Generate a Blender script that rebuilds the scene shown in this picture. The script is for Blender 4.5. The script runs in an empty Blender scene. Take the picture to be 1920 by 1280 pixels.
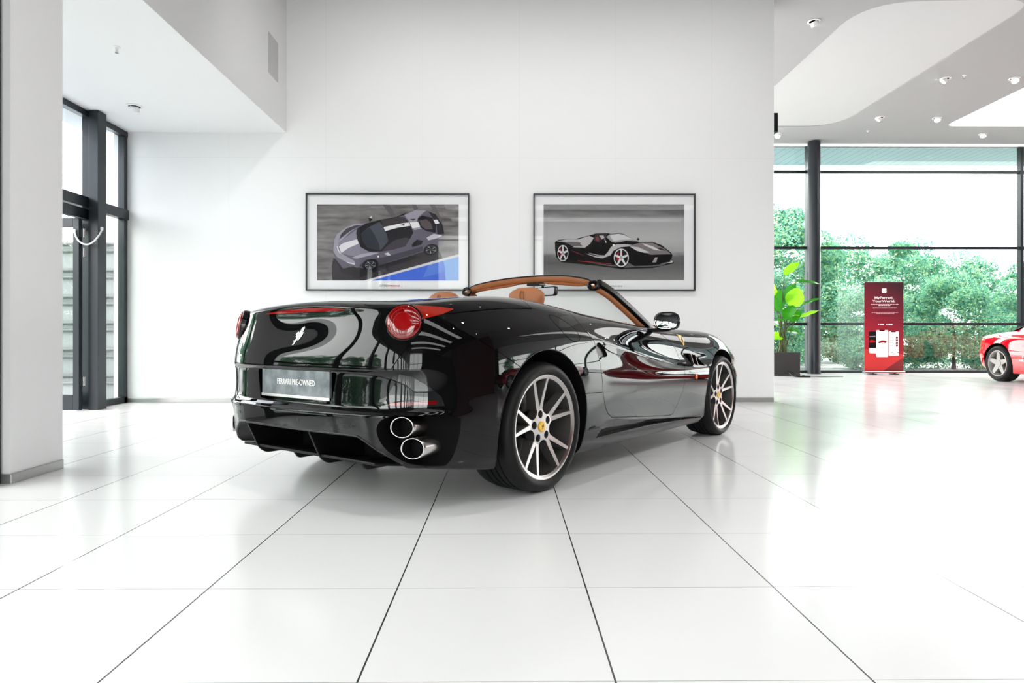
import bpy, bmesh, math, random
import numpy as np
from mathutils import Vector, Matrix
from mathutils.bvhtree import BVHTree
C = bpy.context.scene.collection
PI = math.pi
# ------------------------------------------------------------------ materials
def mat(name, col, rough=0.5, metal=0.0, spec=0.5, coat=0.0, emis=None, es=0.0, trans=0.0, alpha=1.0, ior=1.45):
    m = bpy.data.materials.new(name); m.use_nodes = True
    b = m.node_tree.nodes['Principled BSDF']
    b.inputs['Base Color'].default_value = (*col, 1)
    b.inputs['Roughness'].default_value = rough
    b.inputs['Metallic'].default_value = metal
    b.inputs['Specular IOR Level'].default_value = spec
    b.inputs['Coat Weight'].default_value = coat
    b.inputs['Coat Roughness'].default_value = 0.02
    b.inputs['IOR'].default_value = ior
    b.inputs['Transmission Weight'].default_value = trans
    if emis:
        b.inputs['Emission Color'].default_value = (*emis, 1); b.inputs['Emission Strength'].default_value = es
    return m
def nodes_of(m): return m.node_tree.nodes, m.node_tree.links, m.node_tree.nodes['Principled BSDF']
def noise_bump(m, scale, strength, dist=0.002):
    n, l, b = nodes_of(m)
    t = n.new('ShaderNodeTexNoise'); t.inputs['Scale'].default_value = scale; t.inputs['Detail'].default_value = 3
    c = n.new('ShaderNodeTexCoord'); l.new(c.outputs['Object'], t.inputs['Vector'])
    u = n.new('ShaderNodeBump'); u.inputs['Strength'].default_value = strength; u.inputs['Distance'].default_value = dist
    l.new(t.outputs['Fac'], u.inputs['Height']); l.new(u.outputs['Normal'], b.inputs['Normal'])
def noise_color(m, c1, c2, scale, detail=4, stretch=(1, 1, 1), lo=0.35, hi=0.65):
    n, l, b = nodes_of(m)
    c = n.new('ShaderNodeTexCoord'); mp = n.new('ShaderNodeMapping'); mp.inputs['Scale'].default_value = stretch
    t = n.new('ShaderNodeTexNoise'); t.inputs['Scale'].default_value = scale; t.inputs['Detail'].default_value = detail
    r = n.new('ShaderNodeValToRGB'); r.color_ramp.elements[0].position = lo; r.color_ramp.elements[1].position = hi
    r.color_ramp.elements[0].color = (*c1, 1); r.color_ramp.elements[1].color = (*c2, 1)
    l.new(c.outputs['Object'], mp.inputs['Vector']); l.new(mp.outputs['Vector'], t.inputs['Vector'])
    l.new(t.outputs['Fac'], r.inputs['Fac']); l.new(r.outputs['Color'], b.inputs['Base Color'])
def glass_mat(name, tint=(1, 1, 1), refl=1.0, base=0.0):
    m = bpy.data.materials.new(name); m.use_nodes = True
    n = m.node_tree.nodes; l = m.node_tree.links; n.clear()
    o = n.new('ShaderNodeOutputMaterial'); mx = n.new('ShaderNodeMixShader')
    t = n.new('ShaderNodeBsdfTransparent'); t.inputs['Color'].default_value = (*tint, 1)
    g = n.new('ShaderNodeBsdfGlossy'); g.inputs['Roughness'].default_value = 0.0
    lw = n.new('ShaderNodeLayerWeight'); lw.inputs[0].default_value = 0.5
    f = n.new('ShaderNodeMath'); f.operation = 'POWER'; l.new(lw.outputs['Facing'], f.inputs[0]); f.inputs[1].default_value = 5.0
    a = n.new('ShaderNodeMath'); a.operation = 'MULTIPLY_ADD'; a.inputs[1].default_value = .9 * refl; a.inputs[2].default_value = base + .04 * refl; a.use_clamp = True
    l.new(f.outputs[0], a.inputs[0]); l.new(a.outputs[0], mx.inputs[0])
    l.new(t.outputs[0], mx.inputs[1]); l.new(g.outputs[0], mx.inputs[2]); l.new(mx.outputs[0], o.inputs['Surface'])
    return m
M = {}
M['paint'] = mat('gloss_black_paint', (0.003, 0.003, 0.0033), 0.012, 0, 0.42, 0.0)
M['badge'] = mat('silver_badge', (.9, .9, .9), .35, .7)
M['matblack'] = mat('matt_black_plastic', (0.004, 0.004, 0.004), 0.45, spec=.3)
M['liner'] = mat('wheel_well_black', (0.003, 0.003, 0.003), 0.9, spec=0.1)
M['satin'] = mat('satin_black', (0.006, 0.006, 0.006), 0.25, spec=.4)
M['rubber'] = mat('tyre_rubber', (0.006, 0.006, 0.006), 0.5, spec=.25)
M['rim_face'] = mat('machined_alloy', (0.50, 0.48, 0.475), 0.25, 1.0)
M['rim_dark'] = mat('grey_alloy', (0.04, 0.038, 0.037), 0.4, 0.0, spec=.3)
M['chrome'] = mat('chrome', (0.85, 0.85, 0.86), 0.06, 1.0)
M['steel'] = mat('brushed_steel', (0.62, 0.6, 0.59), 0.22, 1.0)
M['disc'] = mat('brake_disc', (0.12, 0.12, 0.125), 0.35, 0.9)
M['tan'] = mat('tan_leather', (0.40, 0.15, 0.06), 0.5)
M['tan_dark'] = mat('tan_leather_visor', (0.33, 0.105, 0.035), 0.5)
noise_bump(M['tan'], 260, 0.25, 0.001)
M['red_lens'] = mat('red_lamp_lens', (0.14, 0.001, 0.002), 0.03, 0, 0.5, 1.0)
M['red_lens2'] = mat('bright_red_lens', (0.42, 0.005, 0.005), 0.1, 0, 0.5, .5)
M['lamp_core'] = mat('lamp_core_red', (0.24, 0.002, 0.003), 0.08, 0, .5, .3)
M['orange_lens'] = mat('orange_red_lens', (0.33, 0.012, 0.004), 0.05, 0, 0.5, 1.0)
M['clear_lens'] = mat('clear_smoked_lens', (0.012, 0.013, 0.014), 0.02, 0.0, 0.6, .4)
M['yellow'] = mat('yellow_enamel', (0.85, 0.50, 0.02), 0.3, 0, .5, .6)
M['amber'] = mat('amber_lens', (0.85, 0.16, 0.01), 0.15, 0, .5, .6)
M['mirror'] = mat('mirror_glass', (0.8, 0.83, 0.85), 0.01, 1.0)
M['plate'] = mat('plate_grey', (0.16, 0.175, 0.19), 0.28, 0.3)
noise_color(M['plate'], (0.11, 0.12, 0.13), (0.23, 0.245, 0.26), 14)
M['white_ink'] = mat('white_lettering', (0.85, 0.85, 0.85), 0.5)
M['black_ink'] = mat('black_lettering', (0.01, 0.01, 0.01), 0.5)
M['windscreen'] = glass_mat('windscreen_glass', (0.94, 0.965, 0.95), 1.0, 0.0)
# ------------------------------------------------------------------ objects
def tag(o, label=None, cat=None, group=None, kind=None):
    if label: o['label'] = label
    if cat: o['category'] = cat
    if group: o['group'] = group
    if kind: o['kind'] = kind
    return o
def empty(name, loc=(0, 0, 0), rz=0.0):
    o = bpy.data.objects.new(name, None); C.objects.link(o); o.location = loc; o.rotation_euler = (0, 0, rz)
    o.empty_display_size = 0.1
    return o
def link(name, me, parent=None, mats=None, smooth=None):
    o = bpy.data.objects.new(name, me); C.objects.link(o)
    if parent: o.parent = parent
    if mats:
        if len(me.materials): me.materials.clear()
        for m in (mats if isinstance(mats, (list, tuple)) else [mats]): me.materials.append(M[m] if isinstance(m, str) else m)
    if smooth is not None:
        me.shade_smooth(); me.set_sharp_from_angle(angle=math.radians(smooth))
    return o
class MB:
    def __init__(s): s.v = []; s.f = []; s.m = []
    def add(s, vs, fs, mi=0):
        b = len(s.v); s.v += [tuple(v) for v in vs]; s.f += [tuple(i + b for i in f) for f in fs]; s.m += [mi] * len(fs); return s
    def box(s, x0, x1, y0, y1, z0, z1, mi=0):
        v = [(x, y, z) for x in (x0, x1) for y in (y0, y1) for z in (z0, z1)]
        return s.add(v, [(0, 1, 3, 2), (4, 6, 7, 5), (0, 4, 5, 1), (2, 3, 7, 6), (0, 2, 6, 4), (1, 5, 7, 3)], mi)
    def obox(s, c, ax, ay, az, mi=0):
        c, ax, ay, az = map(Vector, (c, ax, ay, az))
        v = [c + ax * i + ay * j + az * k for i in (-1, 1) for j in (-1, 1) for k in (-1, 1)]
        return s.add(v, [(0, 1, 3, 2), (4, 6, 7, 5), (0, 4, 5, 1), (2, 3, 7, 6), (0, 2, 6, 4), (1, 5, 7, 3)], mi)
    def prism(s, poly, fn, a, b, mi=0):
        """poly 2D list; fn(u,v,w)->3D; extruded w from a to b"""
        n = len(poly)
        vs = [fn(u, v, a) for u, v in poly] + [fn(u, v, b) for u, v in poly]
        fs = [tuple(range(n))[::-1], tuple(range(n, 2 * n))] + [(i, (i + 1) % n, n + (i + 1) % n, n + i) for i in range(n)]
        return s.add(vs, fs, mi)
    def tube(s, pts, r, n=10, mi=0, closed=False, cap=True):
        pts = [Vector(p) for p in pts]; N = len(pts)
        rs = r if isinstance(r, (list, tuple)) else [r] * N
        vs = []; up = None
        for i, p in enumerate(pts):
            if closed: t = pts[(i + 1) % N] - pts[i - 1]
            else: t = pts[min(i + 1, N - 1)] - pts[max(i - 1, 0)]
            t.normalize()
            if up is None:
                up = Vector((0, 0, 1)) if abs(t.z) < .9 else Vector((1, 0, 0))
            a = t.cross(up).normalized(); b2 = a.cross(t).normalized(); up = b2
            for k in range(n):
                th = 2 * PI * k / n; vs.append(p + (a * math.cos(th) + b2 * math.sin(th)) * rs[i])
        fs = []
        for i in range(N if closed else N - 1):
            j = (i + 1) % N
            for k in range(n):
                fs.append((i * n + k, i * n + (k + 1) % n, j * n + (k + 1) % n, j * n + k))
        if not closed and cap: fs += [tuple(range(n))[::-1], tuple(range((N - 1) * n, N * n))]
        return s.add(vs, fs, mi)
    def lathe(s, prof, n=48, M4=Matrix(), mi=0, closed=False, cap=True):
        """prof list of (r, h) about local Z; M4 places it"""
        N = len(prof); vs = []
        for r, h in prof:
            for k in range(n):
                th = 2 * PI * k / n; vs.append(M4 @ Vector((r * math.cos(th), r * math.sin(th), h)))
        fs = []
        for i in range(N if closed else N - 1):
            j = (i + 1) % N
            for k in range(n): fs.append((i * n + k, i * n + (k + 1) % n, j * n + (k + 1) % n, j * n + k))
        if not closed and cap:
            if prof[0][0] > 1e-6: fs.append(tuple(range(n))[::-1])
            if prof[-1][0] > 1e-6: fs.append(tuple(range((N - 1) * n, N * n)))
        return s.add(vs, fs, mi)
    def mesh(s, name, fix=True):
        me = bpy.data.meshes.new(name); me.from_pydata(s.v, [], s.f); me.update()
        me.polygons.foreach_set('material_index', s.m)
        if fix:
            b = bmesh.new(); b.from_mesh(me); bmesh.ops.remove_doubles(b, verts=b.verts, dist=1e-6)
            bmesh.ops.recalc_face_normals(b, faces=b.faces); b.to_mesh(me); b.free()
        return me
    def build(s, name, mats, parent=None, smooth=None, bevel=0, fix=True, seg=2):
        me = s.mesh(name, fix); o = link(name, me, parent, mats, smooth)
        if bevel:
            md = o.modifiers.new('b', 'BEVEL'); md.width = bevel; md.segments = seg; md.limit_method = 'ANGLE'; md.angle_limit = math.radians(40)
        return o
def copy_tree(o, parent=None):
    c = o.copy(); C.objects.link(c)
    if parent: c.parent = parent
    for ch in o.children: copy_tree(ch, c)
    return c
def evaluated(me, mods):
    o = bpy.data.objects.new('tmp', me); C.objects.link(o); tmp = [o]
    for fn in mods:
        r = fn(o)
        if r is not None: tmp.append(r)
    bpy.context.view_layer.update()
    dg = bpy.context.evaluated_depsgraph_get()
    out = bpy.data.meshes.new_from_object(o.evaluated_get(dg), preserve_all_data_layers=True, depsgraph=dg)
    for t in tmp: bpy.data.objects.remove(t)
    return out
def boolean(me, cut, op, solver='EXACT'):
    def f(o):
        c = bpy.data.objects.new('cut', cut); C.objects.link(c)
        m = o.modifiers.new('b', 'BOOLEAN'); m.operation = op; m.object = c; m.solver = solver
        if solver == 'EXACT': m.material_mode = 'TRANSFER'
        return c
    return evaluated(me, [f])
def keyed(keys, s):
    """smooth interpolation through (s, value) keys"""
    ks = sorted(keys.items())
    if s <= ks[0][0]: return ks[0][1]
    if s >= ks[-1][0]: return ks[-1][1]
    def slope(i):
        if i == 0 or i == len(ks) - 1: return 0.0
        a = (ks[i][1] - ks[i - 1][1]) / (ks[i][0] - ks[i - 1][0]); b = (ks[i + 1][1] - ks[i][1]) / (ks[i + 1][0] - ks[i][0])
        return 0.0 if a * b <= 0 else 2 * a * b / (a + b)
    for i in range(len(ks) - 1):
        if ks[i][0] <= s <= ks[i + 1][0]:
            h = ks[i + 1][0] - ks[i][0]; t = (s - ks[i][0]) / h
            return ((2 * t**3 - 3 * t**2 + 1) * ks[i][1] + (t**3 - 2 * t**2 + t) * h * slope(i)
                    + (-2 * t**3 + 3 * t**2) * ks[i + 1][1] + (t**3 - t**2) * h * slope(i + 1))
def lump(plan, rings, creases, spine, axr, lvl=3):
    """closed body solid: rings of control points round the car, subdivided.
    rings: list of (d_keys, z_keys) from the underside to the deck; spine: z keys by x"""
    N = len(plan); half = []
    for dk, zk in rings:
        row = []
        for s, (x, y) in enumerate(plan):
            ax = min(max(x, axr[0]), axr[1]); v = Vector((ax - x, -y)); L = v.length
            d = min(keyed(dk, s), L * .98); v = v / L * d
            yy = y + v.y
            if s in (0, N - 1): yy = 0.0
            row.append((x + v.x, yy, keyed(zk, s)))
        half.append(row)
    top = []; bot = []
    for s, (x, y) in enumerate(plan):
        ax = min(max(x, axr[0] - .0), axr[1])
        if x < axr[0]: ax = axr[0] + (x - axr[0]) * .25
        if x > axr[1]: ax = axr[1] + (x - axr[1]) * .25
        top.append((ax, 0.0, keyed(spine, ax))); bot.append((ax, 0.0, keyed(rings[0][1], s)))
    rows = [bot] + half + [top]
    b = bmesh.new(); R = len(rows); grid = {}
    for side in (1, -1):
        for k, row in enumerate(rows):
            for s, (x, y, z) in enumerate(row):
                if y == 0.0 and side == -1: grid[(side, k, s)] = grid[(1, k, s)]
                else: grid[(side, k, s)] = b.verts.new((x, y * side, z))
    for side in (1, -1):
        for k in range(R - 1):
            for s in range(N - 1):
                q = [grid[(side, k, s)], grid[(side, k, s + 1)], grid[(side, k + 1, s + 1)], grid[(side, k + 1, s)]]
                if side == -1: q = q[::-1]
                u = []
                for v in q:
                    if v not in u: u.append(v)
                if len(u) >= 3:
                    try: b.faces.new(u)
                    except ValueError: pass
    bmesh.ops.recalc_face_normals(b, faces=b.faces)
    cl = b.edges.layers.float.new('crease_edge')
    for (k, s0, s1, val) in creases:
        for side in (1, -1):
            for s in range(s0, s1):
                e = b.edges.get((grid[(side, k + 1, s)], grid[(side, k + 1, s + 1)]))
                if e: e[cl] = val
    me = bpy.data.meshes.new('lump'); b.to_mesh(me); b.free()
    def f(o):
        m = o.modifiers.new('s', 'SUBSURF'); m.levels = lvl; m.render_levels = lvl; m.use_creases = True
    out = evaluated(me, [f])
    return out
def inflate(me, d):
    o = me.copy(); n = len(o.vertices)
    co = np.empty(n * 3, dtype=np.float32); o.vertices.foreach_get('co', co)
    no = np.array([v.vector[:] for v in o.vertex_normals], dtype=np.float32).ravel()
    o.vertices.foreach_set('co', co + no * d); o.update(); return o
# ------------------------------------------------------------------ black convertible
PLAN = [(-.985, 0), (-.980, .25), (-.960, .48), (-.905, .68), (-.80, .82), (-.64, .905), (-.45, .938), (-.22, .951), (0, .953), (.22, .949),
        (.45, .940), (.75, .930), (1.1, .922), (1.45, .92), (1.8, .925), (2.1, .934), (2.4, .945), (2.67, .948), (2.92, .935), (3.15, .895),
        (3.33, .81), (3.46, .66), (3.54, .46), (3.58, .24), (3.59, 0)]
RINGS = [
 ({0: .45}, {0: .20, 4: .18, 8: .15, 24: .15}),                                                          # 0 underside
 ({0: .10, 4: .07, 8: .075, 12: .05, 24: .12}, {0: .225, 4: .225, 6: .18, 8: .15, 12: .142, 17: .142, 24: .14}),  # 1 bottom edge
 ({0: .05, 4: .035, 8: .03, 12: .025, 24: .06}, {0: .25, 4: .26, 6: .23, 8: .20, 12: .19, 24: .19}),        # 2
 ({0: .012, 4: .01, 8: .008, 12: .022, 14: .022, 17: .01, 24: .02}, {0: .36, 4: .36, 8: .34, 12: .32, 24: .30}),  # 3
 ({0: .0, 4: .0, 6: .0, 12: .008, 17: .002, 24: 0}, {0: .472, 4: .478, 6: .44, 12: .42, 17: .42, 24: .38}),  # 4 bumper ledge edge
 ({0: .020, 3: .022, 4: .02, 5: .002, 6: .0, 12: .001, 17: 0, 24: .0}, {0: .488, 4: .492, 5: .50, 8: .52, 10: .52, 12: .48, 17: .48, 24: .42}),  # 5
 ({0: .038, 3: .038, 4: .028, 5: .002, 6: .0, 12: .0, 24: .01}, {0: .505, 4: .520, 5: .55, 8: .60, 10: .60, 12: .54, 17: .54, 24: .46}),  # 6
 ({0: .046, 3: .044, 4: .030, 5: .006, 6: .003, 12: .003, 24: .03}, {0: .672, 3: .668, 4: .652, 5: .655, 8: .69, 10: .68, 12: .60, 14: .565, 17: .57, 24: .50}),  # 7
 ({0: .025, 3: .024, 4: .022, 5: .012, 6: .010, 8: .010, 12: .006, 24: .05}, {0: .688, 3: .684, 4: .680, 5: .71, 6: .74, 8: .76, 10: .75, 12: .66, 14: .59, 17: .595, 24: .53}),  # 8 ledge lip
 ({0: .031, 3: .031, 4: .033, 5: .028, 6: .022, 8: .022, 10: .012, 12: .004, 14: .0, 16: .0, 17: .008, 19: .012, 24: .08}, {0: .762, 4: .785, 5: .81, 6: .84, 8: .865, 10: .845, 11: .80, 12: .725, 13: .665, 14: .615, 15: .592, 16: .595, 17: .66, 24: .56}),  # 9 crease
 ({0: .090, 3: .070, 4: .058, 5: .055, 6: .05, 8: .05, 10: .030, 12: .032, 14: .036, 15: .032, 16: .018, 17: .02, 24: .13}, {0: .86, 4: .88, 5: .885, 6: .90, 8: .915, 10: .875, 11: .83, 12: .755, 13: .695, 14: .645, 15: .622, 16: .64, 17: .73, 19: .68, 24: .585}),  # 10
 ({0: .121, 3: .102, 4: .088, 5: .09, 6: .09, 8: .10, 10: .062, 12: .058, 14: .060, 16: .046, 17: .055, 24: .2}, {0: .94, 4: .95, 5: .95, 6: .96, 8: .97, 10: .94, 12: .845, 14: .79, 15: .78, 17: .80, 19: .745, 20: .70, 24: .61}),  # 11
 ({0: .110, 3: .112, 4: .11, 5: .13, 6: .14, 8: .16, 10: .11, 12: .085, 14: .10, 17: .12, 24: .32}, {0: 1.002, 3: .975, 4: .98, 5: 1.0, 6: 1.02, 7: 1.035, 8: 1.035, 10: .985, 12: .92, 14: .878, 17: .865, 18: .84, 19: .79, 20: .73, 24: .64}),  # 12 lip
 ({0: .128, 3: .142, 4: .15, 5: .20, 6: .22, 8: .25, 10: .18, 12: .15, 14: .20, 17: .22, 24: .45}, {0: 1.024, 3: .992, 4: 1.0, 5: 1.025, 6: 1.048, 7: 1.066, 8: 1.068, 9: 1.045, 10: 1.01, 11: .972, 12: .948, 14: .905, 17: .89, 18: .865, 19: .82, 20: .755, 24: .665}),  # 13 ridge
 ({0: .20, 4: .27, 6: .38, 8: .42, 10: .3, 12: .25, 14: .36, 17: .42, 24: .7}, {0: 1.03, 4: 1.02, 8: 1.072, 10: 1.02, 12: .95, 14: .915, 17: .885, 19: .83, 20: .785, 24: .72}),  # 14
]
SPINE = {-.6: 1.035, -.3: 1.045, .2: 1.05, 1.0: .98, 1.9: .955, 2.6: .90, 3.0: .84, 3.4: .75}
CRE = [(4, 0, 4, .85), (5, 0, 3, .5), (6, 0, 3, .5), (7, 0, 3, .6), (8, 0, 4, .8), (9, 10, 16, .75), (10, 11, 15, .25), (12, 0, 3, .45), (1, 0, 24, .6)]
BODY = lump(PLAN, RINGS, CRE, SPINE, (-.45, 2.95))
def sideP(u, v, w): return (u, w, v)        # poly in (x,z), extruded in y
def rearP(u, v, w): return (w, u, v)        # poly in (y,z), extruded in x
def topP(u, v, w): return (u, v, w)
def offset_poly(poly, d):
    """shrink (d<0) or grow (d>0) a polygon"""
    n = len(poly); A = sum(poly[i][0] * poly[(i + 1) % n][1] - poly[(i + 1) % n][0] * poly[i][1] for i in range(n)); sg = 1 if A > 0 else -1
    out = []
    for i in range(n):
        p0, p1, p2 = Vector(poly[i - 1]), Vector(poly[i]), Vector(poly[(i + 1) % n])
        e1 = (p1 - p0).normalized(); e2 = (p2 - p1).normalized()
        n1 = Vector((e1.y, -e1.x)) * sg; n2 = Vector((e2.y, -e2.x)) * sg
        m = (n1 + n2); k = max(m.dot(n1), .3); out.append(tuple(p1 + m / k * d))
    return out
def rounded(poly, r, seg=5):
    n = len(poly); out = []
    for i in range(n):
        p0, p1, p2 = Vector(poly[i - 1]), Vector(poly[i]), Vector(poly[(i + 1) % n])
        rr = r[i] if isinstance(r, (list, tuple)) else r
        a = p1 + (p0 - p1).normalized() * min(rr, (p0 - p1).length * .49); b = p1 + (p2 - p1).normalized() * min(rr, (p2 - p1).length * .49)
        for k in range(seg + 1):
            t = k / seg; out.append(tuple(a * (1 - t)**2 + p1 * 2 * t * (1 - t) + b * t * t))
    return out
def ribbon(pts, w):
    """open polyline -> thin closed polygon"""
    P = [Vector(p) for p in pts]; L = []; Rr = []
    for i, p in enumerate(P):
        t = (P[min(i + 1, len(P) - 1)] - P[max(i - 1, 0)]).normalized(); nn = Vector((-t.y, t.x)) * w / 2
        L.append(tuple(p + nn)); Rr.append(tuple(p - nn))
    return L + Rr[::-1]
def cutmesh(parts, matname):
    mb = MB()
    for poly, fn, a, b in parts: mb.prism(poly, fn, a, b)
    me = mb.mesh('cutter'); me.materials.append(M[matname]); return me
def poly_spline(pts, seg=6, closed=False):
    P = [Vector(p) for p in pts]; out = []; n = len(P)
    rng = n if closed else n - 1
    for i in range(rng):
        g = (lambda j: P[j % n]) if closed else (lambda j: P[min(max(j, 0), n - 1)])
        p0, p1, p2, p3 = g(i - 1), g(i), g(i + 1), g(i + 2)
        for k in range(seg):
            t = k / seg
            out.append(tuple(.5 * ((2 * p1) + (p2 - p0) * t + (2 * p0 - 5 * p1 + 4 * p2 - p3) * t * t + (3 * p1 - p0 - 3 * p2 + p3) * t**3)))
    if not closed: out.append(tuple(P[-1]))
    return out
BODY.materials.append(M['paint'])
bvh = None
def bvh_of(me):
    return BVHTree.FromPolygons([v.co[:] for v in me.vertices], [tuple(p.vertices) for p in me.polygons])
bvh = bvh_of(BODY)
def hit_side(x, z, s=-1, off=0.0):
    h = bvh.ray_cast(Vector((x, s * 2, z)), Vector((0, -s, 0)))
    return (h[0] + h[1] * off, h[1]) if h[0] else (None, None)
def hit_rear(y, z, off=0.0):
    h = bvh.ray_cast(Vector((-3, y, z)), Vector((1, 0, 0)))
    return (h[0] + h[1] * off, h[1]) if h[0] else (None, None)
CAR_O = (-0.5129, 4.2671, 0.0); CAR_TH = math.radians(52.274)
car = empty('convertible_car', CAR_O, CAR_TH)
tag(car, 'glossy black two-seat convertible with roof down, tan leather interior and ten-spoke alloy wheels', 'car')
def mir(poly): return [(-a, b) for a, b in poly]
# --- part outlines (side view x,z ; rear view y,z)
DOOR = [(.36, 1.2), (.387, .947), (.425, .882), (.51, .811), (.565, .70), (.590, .60), (.610, .483), (.655, .397), (.70, .355), (.76, .328), (1.2, .292), (1.62, .257),
        (1.70, .262), (1.78, .33), (1.84, .42), (1.878, .52), (1.882, .60), (1.86, .66), (1.81, .75), (1.72, .82), (1.60, .875), (1.52, .91), (1.50, 1.2)]
BUMP = [(-.19, .655), (-.745, .940), (-.80, 1.05), (-1.2, 1.05), (-1.2, .05), (-.19, .05)]
ARCH_R, ARCH_F = .418, .392
def circle(cx, cz, r, n=72): return [(cx + r * math.cos(2 * PI * k / n), cz + r * math.sin(2 * PI * k / n)) for k in range(n)]
WR = (0.0, .352); WF = (2.670, .338)
pre = []
for s in (-1, 1):
    for (cx, cz), r in ((WR, ARCH_R), (WF, ARCH_F)):
        pre.append((circle(cx, cz, r), sideP, s * .60, s * 1.2))
base = boolean(BODY, cutmesh(pre, 'liner'), 'DIFFERENCE')
cock = rounded([(.30, -.60), (.55, -.69), (1.50, -.70), (1.72, -.62), (1.78, 0), (1.72, .62), (1.50, .70), (.55, .69), (.30, .60), (.24, 0)], .08)
base = boolean(base, cutmesh([(cock, topP, .40, 1.5)], 'satin'), 'DIFFERENCE')
# diffuser tunnel, plate recess, exhaust pods
DIFF = rounded([(-.72, .02), (-.70, .235), (-.515, .372), (.515, .372), (.70, .235), (.72, .02)], [0, .05, .06, .06, .05, 0])
PODR = poly_spline([(-.600, .405), (-.622, .452), (-.680, .478), (-.760, .478), (-.86, .478), (-.90, .42), (-.90, .26), (-.84, .235), (-.735, .245), (-.665, .29), (-.618, .345)], 5, True)
PLT = rounded([(-.335, .668), (.335, .668), (.300, .512), (-.300, .512)], .02)
cuts = [(DIFF, rearP, -1.2, -.55)]
base = boolean(base, cutmesh(cuts, 'matblack'), 'DIFFERENCE')
cuts = [(PLT, rearP, -1.2, -.895)]
base = boolean(base, cutmesh(cuts, 'paint'), 'DIFFERENCE')
deflA = inflate(BODY, -.055)
def shell_cut(poly, fn, a, b, depth_mesh, matname):
    c = cutmesh([(poly, fn, a, b)], matname)
    return boolean(c, depth_mesh, 'DIFFERENCE')
def transfer_mat(me, name):
    me.materials.clear(); me.materials.append(M[name])
    me.polygons.foreach_set('material_index', [0] * len(me.polygons)); return me
def podP(u, v, w): return ((w if w < -1 else w + .5 * (abs(u) - .70)), u, v)
for s in (1, -1):
    poly = PODR if s == 1 else mir(PODR)
    base = boolean(base, cutmesh([(poly, podP, -1.2, -.745)], 'liner'), 'DIFFERENCE')
# side vents and skirt channel
VENT = rounded([(1.925, .712), (2.075, .706), (2.17, .672), (2.262, .602), (2.04, .630)], [.008, .03, .02, .01, .012])
SKIRT = [(.565, .222), (.600, .262), (.665, .300), (.745, .316), (1.2, .278), (1.62, .244), (2.22, .206), (1.45, .226), (1.0, .228)]
defl25 = inflate(BODY, -.022)
for s in (-1, 1):
    base = boolean(base, transfer_mat(shell_cut(VENT, sideP, s * .7, s * 1.2, deflA, 'liner'), 'liner'), 'DIFFERENCE')
    secs = []
    for x, zt, zb in ((.560, .2245, .2235), (.60, .262, .2245), (.665, .300, .225), (.745, .317, .225), (1.0, .296, .224), (1.3, .270, .222), (1.6, .246, .214), (1.95, .222, .200), (2.25, .199, .186)):
        yt = hit_side(x, zt, -1)[0].y; dp = min(.038, max(.004, (zt - zb) * .75))
        secs.append([(x, -s * q * 1.0 if s == 1 else q, z) for q, z in ((-.99, zt), (yt - .002, zt), (yt + dp, zb + .35 * (zt - zb) * .3), (yt + dp, zb), (-.99, zb))])
    mb = MB(); vs = [v for r in secs for v in r]; n_ = 5
    mb.add(vs, [(i * n_ + k, i * n_ + (k + 1) % n_, (i + 1) * n_ + (k + 1) % n_, (i + 1) * n_ + k) for i in range(len(secs) - 1) for k in range(n_)] + [tuple(range(n_))[::-1], tuple(range((len(secs) - 1) * n_, len(secs) * n_))])
    cm_ = mb.mesh('c'); cm_.materials.append(M['paint']); base = boolean(base, cm_, 'DIFFERENCE')
# scoop behind the door handle
SCOOP = poly_spline([(.545, .800), (.53, .765), (.545, .735), (.60, .715), (.672, .722), (.64, .765), (.59, .80)], 5, True)
defl20 = inflate(BODY, -.016)
for s in (-1, 1):
    base = boolean(base, transfer_mat(shell_cut(SCOOP, sideP, s * .7, s * 1.2, defl20, 'satin'), 'satin'), 'DIFFERENCE')
# --- split into panels
G = .0042
def prisms(lst): return cutmesh(lst, 'liner')
def finish(me, name, parent=None, ang=32):
    o = link(name, me, parent or car); me.shade_smooth(); me.set_sharp_from_angle(angle=math.radians(ang)); return o
inner = inflate(BODY, -.05)
def panel_cut(poly, fn, a, b):     # only the outer 5 cm belong to the panel
    return boolean(prisms([(poly, fn, a, b)]), inner, 'DIFFERENCE')
rest = base
doors = []
for s in (-1, 1):
    cut = prisms([(DOOR, sideP, s * .66, s * 1.2)])
    d = boolean(rest, prisms([(offset_poly(DOOR, -G), sideP, s * .66, s * 1.2)]), 'INTERSECT')
    rest = boolean(rest, cut, 'DIFFERENCE'); doors.append(d)
LR = [(.66, .69), (.72, .80), (.80, .932), (1.05, .932), (1.05, 1.3)]
LR = LR + mir(LR)[::-1]
LS = [(-1.3, .5), (-1.3, 1.4), (0.0, 1.4), (0.0, .993), (-.233, .988), (-.40, .975), (-.57, .959), (-.74, .938), (-.82, .90), (-.83, .5)]
lid = boolean(boolean(rest, prisms([(offset_poly(LR, -G), rearP, -1.3, .1)]), 'INTERSECT'), prisms([(offset_poly(LS, -G), sideP, -1.2, 1.2)]), 'INTERSECT')
rest = boolean(rest, boolean(prisms([(LR, rearP, -1.3, .1)]), prisms([(LS, sideP, -1.2, 1.2)]), 'INTERSECT'), 'DIFFERENCE')
bump = boolean(rest, prisms([(offset_poly(BUMP, -G), sideP, -1.2, 1.2)]), 'INTERSECT')
rest = boolean(rest, prisms([(BUMP, sideP, -1.2, 1.2)]), 'DIFFERENCE')
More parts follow.
